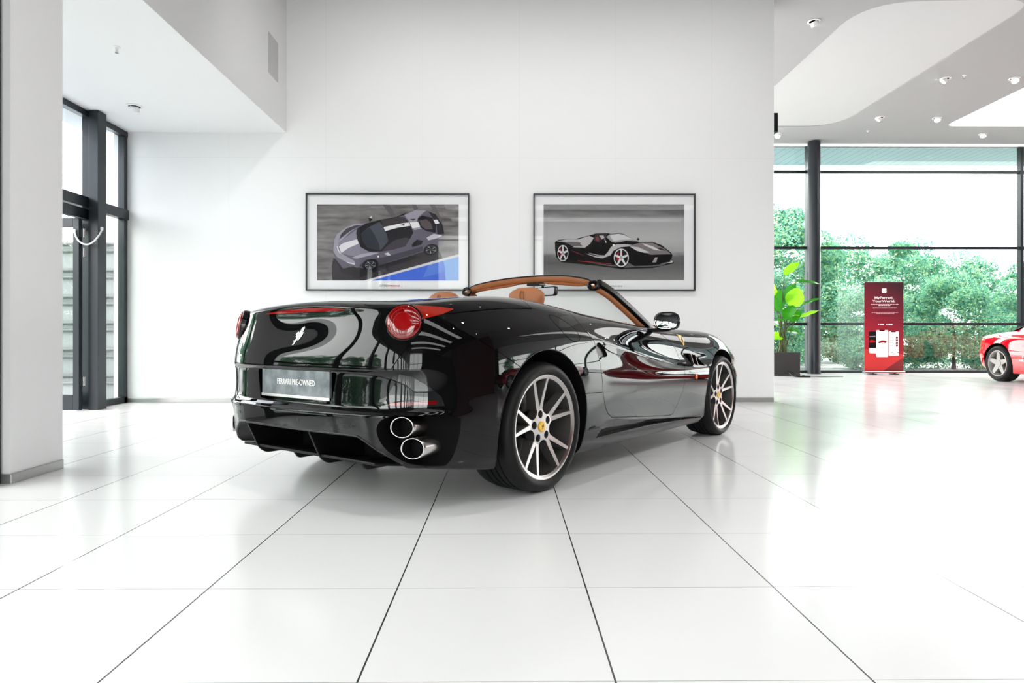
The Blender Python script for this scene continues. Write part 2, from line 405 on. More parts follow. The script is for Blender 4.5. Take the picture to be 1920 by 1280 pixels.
# --- grooves (shut lines) on the remaining body
def groove(me, lines, fn, a, b, w=.004, depth=.02):
    dm = inflate(BODY, -depth)
    for pts in lines:
        me = boolean(me, transfer_mat(boolean(prisms([(ribbon(pts, w), fn, a, b)]), dm, 'DIFFERENCE'), 'liner'), 'DIFFERENCE')
    return me
body = rest
for s in (-1, 1):
    body = groove(body, [[(.385, .508), (.595, .500)]], sideP, s * .7, s * 1.2)
FUEL = poly_spline([(.110, .952), (.150, .966), (.215, .948), (.29, .908), (.345, .85), (.335, .818), (.28, .810), (.20, .842), (.135, .90)], 6, True)
body = boolean(body, transfer_mat(boolean(prisms([(FUEL, sideP, -.6, -1.2)]), inflate(BODY, -.02), 'DIFFERENCE'), 'liner'), 'DIFFERENCE')
flapB = boolean(boolean(prisms([(offset_poly(FUEL, -.004), sideP, -.6, -1.2)]), inflate(BODY, -.015), 'DIFFERENCE'), BODY, 'INTERSECT')
flapB = transfer_mat(flapB, 'paint')
finish(body, 'body'); finish(flapB, 'fuel_flap')
doors_o = [finish(d, "door") for d in doors]
finish(lid, 'trunk_lid'); bumper = finish(bump, 'rear_bumper')
# ------------------------------------------------------------------ fittings of the convertible
def conform(name, poly, fn, a, b, t, matname, parent=None, deep=.02, ang=40):
    me = boolean(boolean(inflate(BODY, t), prisms([(poly, fn, a, b)]), 'INTERSECT'), inflate(BODY, -deep), 'DIFFERENCE') if deep else boolean(inflate(BODY, t), prisms([(poly, fn, a, b)]), 'INTERSECT')
    transfer_mat(me, matname); o = link(name, me, parent or car); me.shade_smooth(); me.set_sharp_from_angle(angle=math.radians(ang)); return o
HORSE = [[(1160, 590), (1172, 576), (1180, 590), (1192, 600), (1188, 630), (1172, 665), (1150, 690), (1128, 680), (1125, 650), (1145, 626), (1130, 622), (1128, 610), (1145, 600)],
         [(1126, 660), (1168, 662), (1160, 700), (1150, 742), (1120, 746), (1100, 730), (1095, 700), (1106, 675)],
         [(1112, 678), (1095, 664), (1088, 652), (1080, 662), (1062, 684), (1056, 702), (1070, 704), (1084, 684), (1098, 698)],
         [(1104, 700), (1082, 713), (1076, 738), (1087, 740), (1096, 724), (1110, 718)],
         [(1108, 735), (1138, 740), (1132, 770), (1112, 800), (1106, 830), (1088, 856), (1070, 856), (1088, 825), (1092, 800), (1096, 770)],
         [(1105, 762), (1094, 788), (1062, 788), (1056, 799), (1092, 806), (1108, 790)],
         [(1140, 738), (1158, 726), (1168, 700), (1176, 680), (1192, 656), (1204, 672), (1200, 700), (1187, 735), (1167, 770), (1146, 788), (1148, 768), (1163, 738), (1160, 744)]]
HN = [[((x - 1128) / 282., -(y - 715) / 282.) for x, y in h_] for h_ in HORSE]      # unit-height rearing horse facing left
def horse(name, c, ux, uy, nrm, h, th, matname, parent):
    c, ux, uy, nrm = map(Vector, (c, ux, uy, nrm)); mb = MB()
    for i, h_ in enumerate(HN): mb.prism([(u * h, v * h) for u, v in h_], lambda u, v, w: tuple(c + ux * u + uy * v + nrm * w), 0, th * (1 - .04 * i))
    me = mb.mesh(name, False); b = bmesh.new(); b.from_mesh(me); bmesh.ops.recalc_face_normals(b, faces=b.faces)
    bmesh.ops.triangulate(b, faces=[f for f in b.faces if len(f.verts) > 4]); b.to_mesh(me); b.free()
    return link(name, me, parent, matname)
def text(name, body, size, loc, rot, matname, parent=None, align='CENTER', ext=.0006, sx=1.0, shear=0.0, space=1.0, bold=0.0):
    c = bpy.data.curves.new(name, 'FONT'); c.body = body; c.size = size; c.align_x = align; c.align_y = 'CENTER'; c.extrude = ext
    c.shear = shear; c.space_character = space; c.offset = bold
    o = bpy.data.objects.new(name, c); C.objects.link(o); o.location = loc; o.rotation_euler = rot; o.scale = (sx, 1, 1)
    c.materials.append(M[matname]); 
    if parent: o.parent = parent
    return o
def mat4(X, Y, Z, o): 
    m = Matrix.Identity(4)
    for i, v in enumerate((X, Y, Z, o)):
        for k in range(3): m[k][i] = v[k]
    return m
# tail lamps
for s in (-1, 1):
    c = Vector((-.822, s * .684, .910)); a, e = math.radians(33), math.radians(12)
    Z = Vector((-math.cos(a) * math.cos(e), s * math.sin(a) * math.cos(e), math.sin(e))); X = Z.cross(Vector((0, 0, 1))).normalized(); Y = Z.cross(X)
    m4 = mat4(X, Y, Z, c); mb = MB()
    mb.lathe([(.0, -.06), (.091, -.06), (.0905, -.010), (.088, .000), (.085, .002), (.082, .0), (.081, -.006)], 56, m4)
    bez = mb.build('tail_lamp', 'paint', car, 40); tag(bez, 'round red tail lamp in a black bezel')
    mb = MB(); prof = [(.082, -.012)] + [(.082 * math.cos(t), .004 + .018 * math.sin(t)) for t in [k * PI / 2 / 9 for k in range(10)]]; prof[-1] = (0, prof[-1][1])
    mb.lathe(prof, 56, m4); mb.build('lamp_lens', 'red_lens', bez, 60)
    mb = MB()
    for rr, hh in ((.044, .0205), (.061, .0165), (.079, .0095)):
        mb.tube([m4 @ Vector((rr * math.cos(t), rr * math.sin(t), hh)) for t in [2 * PI * k / 48 for k in range(48)]], .0014, 6, closed=True)
    for k in range(28):
        t = 2 * PI * k / 28
        mb.tube([m4 @ Vector((r * math.cos(t), r * math.sin(t), h)) for r, h in ((.046, .0195), (.062, .0162), (.077, .0105))], .0006, 5)
    mb.build('lens_rings', 'red_lens2', bez, 60)
    mb = MB(); mb.lathe([(.0, .0226), (.02, .0221), (.042, .0204), (.0425, .018)], 40, m4); mb.build('lamp_center', 'lamp_core', bez, 60)
    FL = poly_spline([(-.80, .950), (-.80, .984), (-.77, .992), (-.69, .988), (-.605, .978)], 4) + poly_spline([(-.606, .974), (-.655, .956), (-.71, .940), (-.78, .922), (-.80, .92)], 4)
    f = conform('lamp_flare', FL, sideP, s * .5, s * 1.1, .003, 'orange_lens', deep=0); tag(f, 'orange-red teardrop flare of the tail lamp')
BR = poly_spline([(.345, .968), (.20, .981), (0, .988), (-.20, .986), (-.335, .976)], 5) + poly_spline([(-.33, .973), (-.20, .970), (0, .969), (.20, .966), (.34, .966)], 5)
tag(conform('brake_light', BR, rearP, -1.2, -.7, .003, 'lamp_core', deep=0), 'slim red high brake light under the trunk lip')
for s in (-1, 1):
    P = [(s * .60, .506), (s * .845, .520), (s * .835, .56), (s * .80, .61), (s * .74, .655), (s * .69, .670)]
    o = conform('reverse_light', P, rearP, -1.2, -.55, .002, 'clear_lens'); tag(o, 'clear smoked reversing light at the bumper corner')
    P2 = [(s * .64, .522), (s * .825, .530), (s * .822, .546), (s * .65, .536)]
    conform('reflector', P2, rearP, -1.2, -.55, .0028, 'red_lens', o)
# plate and emblem
mb = MB(); mb.box(-.940, -.925, -.285, .285, .532, .670); pl = mb.build('number_plate', 'plate', car, None, .002)
text('plate_lettering', 'FERRARI PRE-OWNED', .042, (-.9412, -.012, .607), (PI / 2, 0, -PI / 2), 'white_ink', pl, sx=.78, ext=.0005)
mb = MB(); mb.box(-.943, -.930, -.288, .288, .526, .541); mb.build('plate_strip', 'steel', pl, None, .002)
h0, n0 = hit_rear(0, .845, .003)
n0 = -n0 if n0.x > 0 else n0
uy = (Vector((0, 0, 1)) - n0 * n0.z).normalized()
tag(horse('horse_emblem', h0, (0, -1, 0), uy, n0, .108, .0035, 'badge', car), 'chrome rearing horse emblem')
for y in (.49, -.085, -.475, .80):
    h, n = hit_rear(y, .425, -.001)
    X = n.cross(Vector((0, 0, 1))).normalized(); Y = n.cross(X); mb = MB()
    mb.lathe([(.0, .003), (.009, .003), (.011, .002), (.012, 0), (.012, -.01)], 24, mat4(X, Y, n, h)); mb.build('parking_sensor', 'satin', car, 40)
# exhaust tips
for s in (-1, 1):
    for x0, yc, zc in ((-.845, .693, .421), (-.835, .752, .327)):
        ta = math.tan(math.radians(30)); mb = MB(); n = 40; ro, ri = .049, .0445
        rings = [(ri * .97, .12, 0), (ri, 0.004, 1), (ri + .001, 0, 1), (ro - .001, 0, 1), (ro, .003, 1), (ro, .02, 1), (ro * .97, .16, 0)]
        vs = []
        for r, dx, sl in rings:
            for k in range(n):
                t = 2 * PI * k / n; y = r * math.cos(t); z = r * math.sin(t)
                vs.append((x0 + dx + (ta * y if sl else 0), s * (yc + y), zc + z))
        fs = [(i * n + k, i * n + (k + 1) % n, (i + 1) * n + (k + 1) % n, (i + 1) * n + k) for i in range(len(rings) - 1) for k in range(n)]
        mb.add(vs, fs); mb.m = [1] * n + mb.m[n:]; t_ = mb.build('exhaust_tip', ['steel', 'liner'], car, 50)
        mb = MB(); mb.lathe([(0, 0), (ri * .99, 0), (ri * .99, .03)], n, mat4((0, 1, 0), (0, 0, 1), (1, 0, 0), (x0 + .035, s * yc, zc))); mb.build('exhaust_bore', 'liner', t_)
# diffuser
mb = MB(); mb.box(-.93, -.56, -.52, .52, .372, .380); mb.add([(-.885, -.55, .246), (-.885, .55, .246), (-.56, .60, .20), (-.56, -.60, .20), (-.885, -.55, .232), (-.885, .55, .232), (-.56, .60, .185), (-.56, -.60, .185)],
       [(0, 1, 2, 3), (7, 6, 5, 4), (0, 4, 5, 1), (1, 5, 6, 2), (2, 6, 7, 3), (3, 7, 4, 0)])
mb.box(-.60, -.57, -.70, .70, .19, .372)
dif = mb.build('diffuser', 'matblack', car, None, .004)
for y in (.405, -.14):
    mb = MB(); mb.prism(rounded([(-.955, .366), (-.60, .372), (-.50, .19), (-.84, .192), (-.885, .222)], [.005, 0, 0, .02, .03]), sideP, y - .007, y + .007)
    mb.build('diffuser_fin', 'matblack', dif, None, .002)
for y in (.135, -.41):
    mb = MB(); mb.prism(rounded([(-.86, .24), (-.50, .23), (-.45, .182), (-.82, .188)], [.005, 0, 0, .012]), sideP, y - .007, y + .007)
    mb.build('diffuser_fin', 'matblack', dif, None, .002)
# lip round the diffuser tunnel
pts = [Vector((x, y, z)) for x, y, z in [( -.90, -.69, .25), (-.945, -.60, .308), (-.965, -.515, .362), (-.975, -.47, .374), (-.985, -.25, .376), (-.99, 0, .376), (-.985, .25, .376), (-.975, .47, .374), (-.965, .515, .362), (-.945, .60, .308), (-.90, .69, .25)]]
lip = []
for p in pts:
    h, n = hit_rear(p.y, p.z, -.002); lip.append(h if h else p)
mb = MB(); mb.tube(poly_spline([tuple(p) for p in lip], 4), .006, 8); mb.build('bumper_lip', 'satin', bumper, 50)
# wheel arch lips
for s in (-1, 1):
    for (cx, cz), r in ((WR, ARCH_R), (WF, ARCH_F)):
        pts = []
        for k in range(61):
            a = math.radians(-24 + 228 * k / 60); x, z = cx + (r + .003) * math.cos(a), cz + (r + .003) * math.sin(a)
            h, n = hit_side(x, z, s, -.003)
            if h and z > .19: pts.append(h)
        mb = MB(); mb.tube(pts, .0045, 8); mb.build('arch_lip', 'paint', car, 60)
# fender shield, side marker, vent blades, handles, script
for s in (-1, 1):
    SH = rounded([(1.938, .858), (1.995, .850), (2.000, .800), (1.972, .762), (1.944, .806)], [.004, .004, .01, .012, .01])
    sh = conform('fender_shield', SH, sideP, s * .6, s * 1.1, .003, 'yellow'); tag(sh, 'yellow shield badge with a black horse')
    h, n = hit_side(1.970, .808, s, .0035)
    yv = (Vector((0, 0, 1)) - n * n.z).normalized(); xv = yv.cross(n)
    horse('shield_horse', h, xv, yv, n, .062, .001, 'black_ink', sh)
    MK = circle(2.077, .524, .017, 20); tag(conform('side_marker', [(x, .524 + (z - .524) * 1.1) for x, z in MK], sideP, s * .6, s * 1.1, .005, 'amber'), 'small amber side marker lamp')
    for k in range(2):
        x = 2.03 + .085 * k; mb = MB()
        mb.prism([(x - .045, .708 - .012 * k), (x - .039, .708 - .012 * k), (x + .028, .618 - .006 * k), (x + .020, .618 - .006 * k)], sideP, s * .885, s * .925); mb.build('vent_blade', 'steel', car)
    HD = poly_spline([(.600, .792), (.66, .778), (.80, .750), (.93, .738), (.965, .728), (.955, .712), (.90, .712), (.78, .730), (.66, .762)], 4, True)
    conform('door_handle', HD, sideP, s * .6, s * 1.1, .007, 'paint', doors_o[0] if s == -1 else doors_o[1])
h, n = hit_side(.515, .292, -1, .009)
text('script_badge', 'pininfarina', .024, h, (PI / 2 + .16, 0, -.06), 'satin', car, shear=.4, sx=1.0)
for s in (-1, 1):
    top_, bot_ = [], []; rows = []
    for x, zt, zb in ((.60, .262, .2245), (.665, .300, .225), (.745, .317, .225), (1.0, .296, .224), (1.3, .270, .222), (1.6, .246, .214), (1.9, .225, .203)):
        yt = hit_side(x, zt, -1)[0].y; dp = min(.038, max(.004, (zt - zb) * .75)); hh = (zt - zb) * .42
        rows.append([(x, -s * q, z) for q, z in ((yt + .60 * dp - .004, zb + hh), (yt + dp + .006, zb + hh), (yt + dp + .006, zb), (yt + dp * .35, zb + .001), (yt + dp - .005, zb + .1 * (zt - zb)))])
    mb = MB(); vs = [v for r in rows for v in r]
    mb.add(vs, [(i * 5 + k, i * 5 + (k + 1) % 5, (i + 1) * 5 + (k + 1) % 5, (i + 1) * 5 + k) for i in range(len(rows) - 1) for k in range(5)] + [(0, 1, 2, 3, 4), tuple(range(len(rows) * 5 - 5, len(rows) * 5))]); mb.build('sill_shade_strip', 'matblack', car)  # black strip stands in for the shade at the bottom of the sill channel
# ------------------------------------------------------------------ wheels
def wheel(cx, cz, s, Rt, Rr, width, yface):
    m4 = mat4((1, 0, 0), (0, 0, 1), (0, s, 0), (cx, s * yface, cz)) if s < 0 else mat4((1, 0, 0), (0, 0, 1), (0, s, 0), (cx, s * yface, cz))
    mb = MB()
    mb.lathe([(Rr - .022, -.012), (Rr - .006, -.002), (Rr, -.002), (Rr + .001, -.008)], 80, m4, 0, cap=False)
    mb.lathe([(Rr - .022, -.012), (Rr - .026, -.03), (Rr - .040, -.12), (Rr - .05, -.15), (Rr - .045, -width + .02), (Rr, -width + .0)], 80, m4, 1, cap=False)
    w = mb.build('wheel', ['rim_face', 'rim_dark'], car, 40)
    mb = MB(); sh = Rt - Rr
    prof = [(Rr - .004, -.014), (Rr - .001, -.003), (Rr + .006, .003), (Rr + sh * .35, .010), (Rr + sh * .62, .008), (Rr + sh * .8, -.002), (Rr + sh * .92, -.014), (Rt - .0015, -.03)]
    y = -.03; nb = 5; bw = (width - .06 - .03) / nb
    prof.append((Rt, -.036))
    for i in range(nb):
        y0 = -.036 - bw * i - .001
        if i: prof += [(Rt - .007, y0), (Rt - .007, y0 - .008), (Rt, y0 - .009)]
        prof.append((Rt, y0 - bw))
    prof += [(Rt - .01, -width + .005), (Rr + sh * .5, -width - .008), (Rr - .004, -width + .012)]
    mb.lathe(prof, 96, m4, 0, cap=False)
    mb.build('tyre', 'rubber', w, 35)
    phase = math.radians(98)
    # hub with lug pockets
    hb = MB(); hb.lathe([(0, -.115), (.060, -.115), (.108, -.070), (.108, -.042), (.102, -.0365), (.040, -.0335), (0, -.0335)], 60, Matrix())
    hme = hb.mesh('hub'); hme.materials.append(M['rim_face']); hme.materials.append(M['rim_dark'])
    cb = MB()
    for k in range(5):
        a = phase + k * 2 * PI / 5; c0 = Vector((.068 * math.cos(a), .068 * math.sin(a), 0))
        cb.lathe([(0, -.10), (.017, -.10), (.024, .0), (0, .0)], 24, Matrix.Translation(c0))
        a2 = a + PI / 5; c0 = Vector((.122 * math.cos(a2), .122 * math.sin(a2), 0))
        cb.lathe([(0, -.2), (.046, -.2), (.046, .0), (0, .0)], 32, Matrix.Translation(c0))
    cme = cb.mesh('c'); cme.materials.append(M['rim_dark']); hme = boolean(hme, cme, 'DIFFERENCE'); hme.transform(m4)
    o = link('wheel_hub', hme, w); hme.shade_smooth(); hme.set_sharp_from_angle(angle=math.radians(30))
    if s > 0: hme.flip_normals()
    # lug bolts
    for k in range(5):
        mb = MB(); a = phase + k * 2 * PI / 5; mb.lathe([(0, -.072), (.009, -.072), (.010, -.09), (.010, -.1)], 12, m4 @ Matrix.Translation(Vector((.068 * math.cos(a), .068 * math.sin(a), 0))))
        mb.build('wheel_bolt', 'steel', w)
    for k in range(5):
        mb = MB(); a = phase + k * 2 * PI / 5
        e = Vector((math.cos(a), math.sin(a), 0)); t = Vector((-math.sin(a), math.cos(a), 0))
        for q in (-1, 1):
            secs = []
            for j in range(9):
                f = j / 8; r = .097 + (Rr - .012 - .097) * f
                lat = q * (.007 + .064 * max(0, (r - .085) / (Rr - .085)) ** 1.0)
                hw = .0165 - .0065 * f ** .7; h = -.036 + .030 * f ** 1.2
                ctr = e * r + t * lat
                back = .060 - .020 * f; ex = .013
                secs.append([ctr - t * hw + Vector((0, 0, h - .002)), ctr - t * (hw - .002) + Vector((0, 0, h)), ctr + t * (hw - .002) + Vector((0, 0, h)), ctr + t * hw + Vector((0, 0, h - .002)),
                             ctr + t * (hw + ex) + Vector((0, 0, h - back)), ctr - t * (hw + ex) + Vector((0, 0, h - back))])
            vs = [m4 @ v for sec in secs for v in sec]
            for j in range(8):
                for i in range(6):
                    i2 = (i + 1) % 6
                    mb.add([vs[j * 6 + i], vs[j * 6 + i2], vs[(j + 1) * 6 + i2], vs[(j + 1) * 6 + i]], [(0, 1, 2, 3)], 0 if i < 3 else 1)
            mb.add([vs[i] for i in range(6)], [tuple(range(6))], 1); mb.add([vs[48 + i] for i in range(6)], [tuple(range(6))], 1)
        mb.build('spoke', ['rim_face', 'rim_dark'], w, 25)
    mb = MB(); mb.lathe([(0, -.025), (.026, -.026), (.029, -.029), (.030, -.036)], 40, m4); cap = mb.build('center_cap', 'yellow', w, 40)
    Xv = Vector((1, 0, 0)) * (1 if s < 0 else -1)
    horse('cap_horse', m4 @ Vector((0, 0, -.0252)), Xv, (0, 0, 1), (0, s, 0), .034, .0006, 'black_ink', cap)
    mb = MB(); mb.lathe([(.075, -.135), (.20, -.135), (.20, -.165), (.075, -.165)], 64, m4, closed=True); mb.lathe([(0, -.11), (.07, -.11), (.075, -.17)], 32, m4, 1); mb.build('brake_disc', ['disc', 'satin'], w, 40)
    mb = MB(); pts = []
    for r0, r1, mi in ((.125, .215, 0),):
        A = [math.radians(128 + 8 * k) for k in range(10)]
        poly = [(r1 * math.cos(a), r1 * math.sin(a)) for a in A] + [(r0 * math.cos(a), r0 * math.sin(a)) for a in A[::-1]]
        mb.prism(poly, lambda u, v, w_: tuple(m4 @ Vector((u, v, w_))), -.19, -.105)
    mb.build('brake_caliper', 'satin', w, None, .006)
    return w
YW = .930
for s in (-1, 1):
    wheel(WR[0], WR[1], s, WR[1], .284, .285, YW)
    wheel(WF[0], WF[1], s, WF[1], .284, .245, YW - .005)
# ------------------------------------------------------------------ windscreen frame, glass, cabin
HDR = [(1.118, -.615, 1.198), (1.135, -.56, 1.236), (1.155, -.48, 1.262), (1.205, -.28, 1.293), (1.245, 0, 1.306), (1.205, .28, 1.293), (1.155, .48, 1.262), (1.135, .56, 1.236), (1.118, .615, 1.198)]
def sweep(path, secfn, mi=0):
    mb = MB(); P = [Vector(p) for p in path]; N = len(P); rows = []
    for i, p in enumerate(P):
        t = (P[min(i + 1, N - 1)] - P[max(i - 1, 0)]).normalized(); rows.append([p + v for v in secfn(i / (N - 1), t)])
    n = len(rows[0]); vs = [v for r in rows for v in r]
    fs = [(i * n + k, i * n + (k + 1) % n, (i + 1) * n + (k + 1) % n, (i + 1) * n + k) for i in range(N - 1) for k in range(n)] + [tuple(range(n))[::-1], tuple(range((N - 1) * n, N * n))]
    mb.add(vs, fs, mi); return mb
HP = poly_spline(HDR, 6)
def sec_black(f, t):
    return [Vector(v) for v in ((-.045, 0, -.012), (-.040, 0, -.001), (-.01, 0, .004), (.05, 0, -.010), (.075, 0, -.030), (.05, 0, -.034), (-.03, 0, -.020))]
def sec_tan(f, t):
    k = 1 - .35 * abs(2 * f - 1) ** 6
    return [Vector(v) for v in ((-.046, 0, -.012), (.04, 0, -.030), (.055, 0, -.036), (.03, 0, -.055 * k), (-.025, 0, -.058 * k), (-.043, 0, -.042 * k))]
fr = sweep(HP, sec_black).build('windscreen_frame', 'satin', car, 50)
sweep(HP[2:-2], sec_tan).build('header_trim', 'tan', fr, 60)
for s in (-1, 1):
    PIL = poly_spline([(1.105, s * .612, 1.206), (1.22, s * .638, 1.160), (1.36, s * .668, 1.082), (1.50, s * .698, .998), (1.62, s * .722, .925), (1.76, s * .738, .850)], 5)
    def sp(f, t):
        o = Vector((0, s, 0)); u = t.cross(o).normalized(); u = u if u.z > 0 else -u; w = .036 + .006 * f
        return [u * .034 - o * .016, u * .036 + o * .008, u * .022 + o * .026, -u * .010 + o * .030, -u * .026 + o * .014, -u * .026 - o * .01]
    sweep(PIL, sp).build('windscreen_pillar', 'satin', fr, 50)
    def st(f, t):
        o = Vector((0, s, 0)); u = t.cross(o).normalized(); u = u if u.z > 0 else -u
        return [u * .028 - o * .017, -u * .024 + o * .012, -u * .046 + o * .004, -u * .052 - o * .018, -u * .03 - o * .036, u * .02 - o * .036]
    sweep(PIL[1:-2], st).build('pillar_trim', 'tan', fr, 60)
    mb = MB(); c = Vector((1.085, s * .585, 1.197))
    mb.tube([c + Vector((.0, s * .038 * math.cos(a), .026 * math.sin(a))) for a in [2 * PI * k / 20 for k in range(20)]], .012, 8, closed=True)
    mb.obox(c + Vector((.012, 0, 0)), (.006, 0, 0), (0, .036, 0), (0, 0, .02)); mb.build('roof_latch', 'satin', fr, 40)
    mb = MB(); mb.obox(c + Vector((0, 0, .004)), (.008, 0, 0), (0, .012, 0), (0, 0, .003)); mb.build('latch_hook', 'steel', fr, 40)
    mb = MB(); y0, y1 = s * .12, s * .50
    top = [(1.20, y0, 1.255), (1.185, (y0 + y1) / 2, 1.243), (1.145, y1, 1.215)]
    pv = []
    for (x, y, z) in poly_spline(top, 6): pv.append((x, y, z))
    n = len(pv); vs = []
    for off in ((0, 0, 0), (-.045, 0, -.018), (-.050, 0, -.024), (-.045, 0, -.030), (.01, 0, -.012)):
        vs += [(x + off[0], y + off[1], z + off[2] * (1 - .5 * abs(2 * i / (n - 1) - 1) ** 3)) for i, (x, y, z) in enumerate(pv)]
    fs = [(r * n + i, r * n + i + 1, ((r + 1) % 5) * n + i + 1, ((r + 1) % 5) * n + i) for r in range(5) for i in range(n - 1)] + [tuple(r * n for r in range(5)), tuple(r * n + n - 1 for r in range(5))[::-1]]
    mb.add(vs, fs); mb.build('sun_visor', 'tan_dark', car, 60)
# glass
N1, N2 = 24, 10; vs = []
for j in range(N2 + 1):
    f = j / N2
    for i in range(N1 + 1):
        g = 2 * i / N1 - 1; 
        tp = Vector((1.315 - .14 * abs(g) ** 2.4, g * .60, 1.278 - .085 * abs(g) ** 3)); bt = Vector((2.12 - .44 * abs(g) ** 2.2, g * .735, .945 - .06 * abs(g) ** 2))
        p = tp.lerp(bt, f); p.z += .035 * math.sin(PI * f); vs.append(p)
fs = [(j * (N1 + 1) + i, j * (N1 + 1) + i + 1, (j + 1) * (N1 + 1) + i + 1, (j + 1) * (N1 + 1) + i) for j in range(N2) for i in range(N1)]
mb = MB(); mb.add(vs, fs); mb.build('windscreen', 'windscreen', car, 60)
# interior mirror
mb = MB(); mb.prism(rounded([(-.145, 1.150), (.085, 1.150), (.095, 1.216), (-.155, 1.222)], .022), rearP, 1.262, 1.30); im = mb.build('interior_mirror', 'satin', car, 40, .005)
mb = MB(); mb.prism(rounded([(-.135, 1.158), (.078, 1.158), (.085, 1.209), (-.143, 1.214)], .016), rearP, 1.2605, 1.263); mb.build('mirror_glass', 'mirror', im)
mb = MB(); mb.box(1.20, 1.29, -.04, .075, 1.228, 1.250); mb.tube([(1.28, -.02, 1.24), (1.285, -.02, 1.2)], .012, 8); mb.build('mirror_mount', 'satin', im, None, .006)
# door mirrors
for s in (-1, 1):
    c = Vector((1.455, s * .965, .952)); yaw = math.radians(-8) * s
    X = Vector((math.cos(yaw), math.sin(yaw), -.16)).normalized(); Y = Vector((-math.sin(yaw), math.cos(yaw), 0)); Zv = X.cross(Y); mb = MB(); n = 36
    def ring(x, ky, kz, ox=0):
        r = []
        for k in range(n):
            t = 2 * PI * k / n; cc, ss = math.cos(t), math.sin(t); e = 2 / 2.7
            r.append(c + X * x + Y * (ky * abs(cc) ** e * (1 if cc > 0 else -1) + s * ox) + Zv * (kz * abs(ss) ** e * (1 if ss > 0 else -1)))
        return r
    rows = [ring(-.004, .082, .054), ring(-.008, .088, .060), ring(-.004, .092, .064), ring(.02, .094, .065), ring(.055, .086, .060), ring(.085, .066, .046, -.005), ring(.10, .04, .028, -.008), ring(.106, .012, .01, -.01)]
    vs = [v for r in rows for v in r]; fs = [(i * n + k, i * n + (k + 1) % n, (i + 1) * n + (k + 1) % n, (i + 1) * n + k) for i in range(len(rows) - 1) for k in range(n)] + [tuple(range((len(rows) - 1) * n, len(rows) * n)), tuple(range(n))[::-1]]
    mb.add(vs, fs); dm = mb.build('door_mirror', 'paint', car, 50)
    mb = MB(); vs = []; K = 10
    for j in range(1, K + 1):
        f = j / K; vs += ring(-.0125 + .0065 * f * f, .080 * f, .052 * f)
    vs.append(c + X * -.0125)
    mb.add(vs, [(j * n + k, j * n + (k + 1) % n, (j + 1) * n + (k + 1) % n, (j + 1) * n + k) for j in range(K - 1) for k in range(n)] + [(k, (k + 1) % n, K * n) for k in range(n)])
    mb.build('mirror_glass', 'mirror', dm, 60)
    mb = MB(); mb.tube(ring(-.008, .085, .057), .0016, 6, closed=True); mb.build('mirror_rim', 'chrome', dm, 60)
    mb = MB(); mb.prism([(s * .80, .872), (s * .80, .898), (s * .93, .902), (s * .985, .905), (s * .985, .878), (s * .95, .874)], rearP, 1.465, 1.515); mb.prism([(s * .945, .895), (s * .985, .895), (s * .99, .80 + .12), (s * .95, .92)], rearP, 1.47, 1.51)
    mb.build('mirror_arm', 'satin', dm, 40, .005)
# seats
for s in (-1, 1):
    y = s * .37; mb = MB(); mb.prism(rounded([(.55, .50), (.72, .50), (.62, 1.03), (.50, 1.03)], .04), sideP, y - .23, y + .23); st_ = mb.build('seat', 'tan', car, 50, .03, seg=4)
    mb = MB(); mb.prism(rounded([(.55, .45), (1.15, .45), (1.18, .60), (.62, .56)], .04), sideP, y - .24, y + .24); mb.build('seat_cushion', 'tan', st_, 50, .03, seg=4)
    mb = MB(); n = 32; rows = []
    for j in range(9):
        f = j / 8; z = 1.005 + .158 * f; k = (1 - (2 * f - 1) ** 4 * .35) if f > .5 else 1 - .12 * (1 - 2 * f); 
        if j == 8: k = .45
        if j == 7: k = .80
        rows.append([Vector((.585 + .052 * k * abs(math.cos(t)) ** .7 * (1 if math.cos(t) > 0 else -1), y + .135 * k * abs(math.sin(t)) ** .7 * (1 if math.sin(t) > 0 else -1), z)) for t in [2 * PI * q / n for q in range(n)]])
    vs = [v for r in rows for v in r]; mb.add(vs, [(i * n + q, i * n + (q + 1) % n, (i + 1) * n + (q + 1) % n, (i + 1) * n + q) for i in range(8) for q in range(n)] + [tuple(range(n))[::-1], tuple(range(8 * n, 9 * n))])
    hr = mb.build('headrest', 'tan', st_, 70)
    mb = MB(); mb.tube([(.531, y + .016 * math.cos(t), 1.105 + .034 * math.sin(t)) for t in [2 * PI * q / 16 for q in range(16)]], .004, 6, closed=True); mb.obox((.5335, y, 1.105), (.003, 0, 0), (0, .014, 0), (0, 0, .03)); mb.build('headrest_slot', 'tan_dark', hr, 60)
mb = MB(); mb.prism(rounded([(1.45, .62), (2.0, .62), (2.0, .93), (1.66, .925), (1.48, .88)], .05), sideP, -.69, .69); mb.build('dashboard', 'tan_dark', car, 50, .01)
mb = MB(); cc = Vector((1.22, -.37, .76)); u = Vector((.34, 0, .94)); mb.tube([cc + Vector((0, 1, 0)) * .18 * math.cos(t) + u * .165 * math.sin(t) for t in [2 * PI * q / 40 for q in range(40)]], .016, 10, closed=True)
mb.tube([cc + Vector((0, -.16, 0)), cc + Vector((.05, 0, -.02)), cc + Vector((0, .16, 0))], .014, 8); mb.tube([cc + Vector((.05, 0, -.02)), (1.5, -.37, .70)], .03, 10); mb.build('steering_wheel', 'satin', car, 60)
mb = MB(); mb.tube([(1.60 + .02 * math.cos(t), -.56 + .055 * math.cos(t), .915 + .03 * math.sin(t)) for t in [PI * q / 12 for q in range(13)]], .005, 8); mb.build('dash_vent_ring', 'chrome', car, 60)
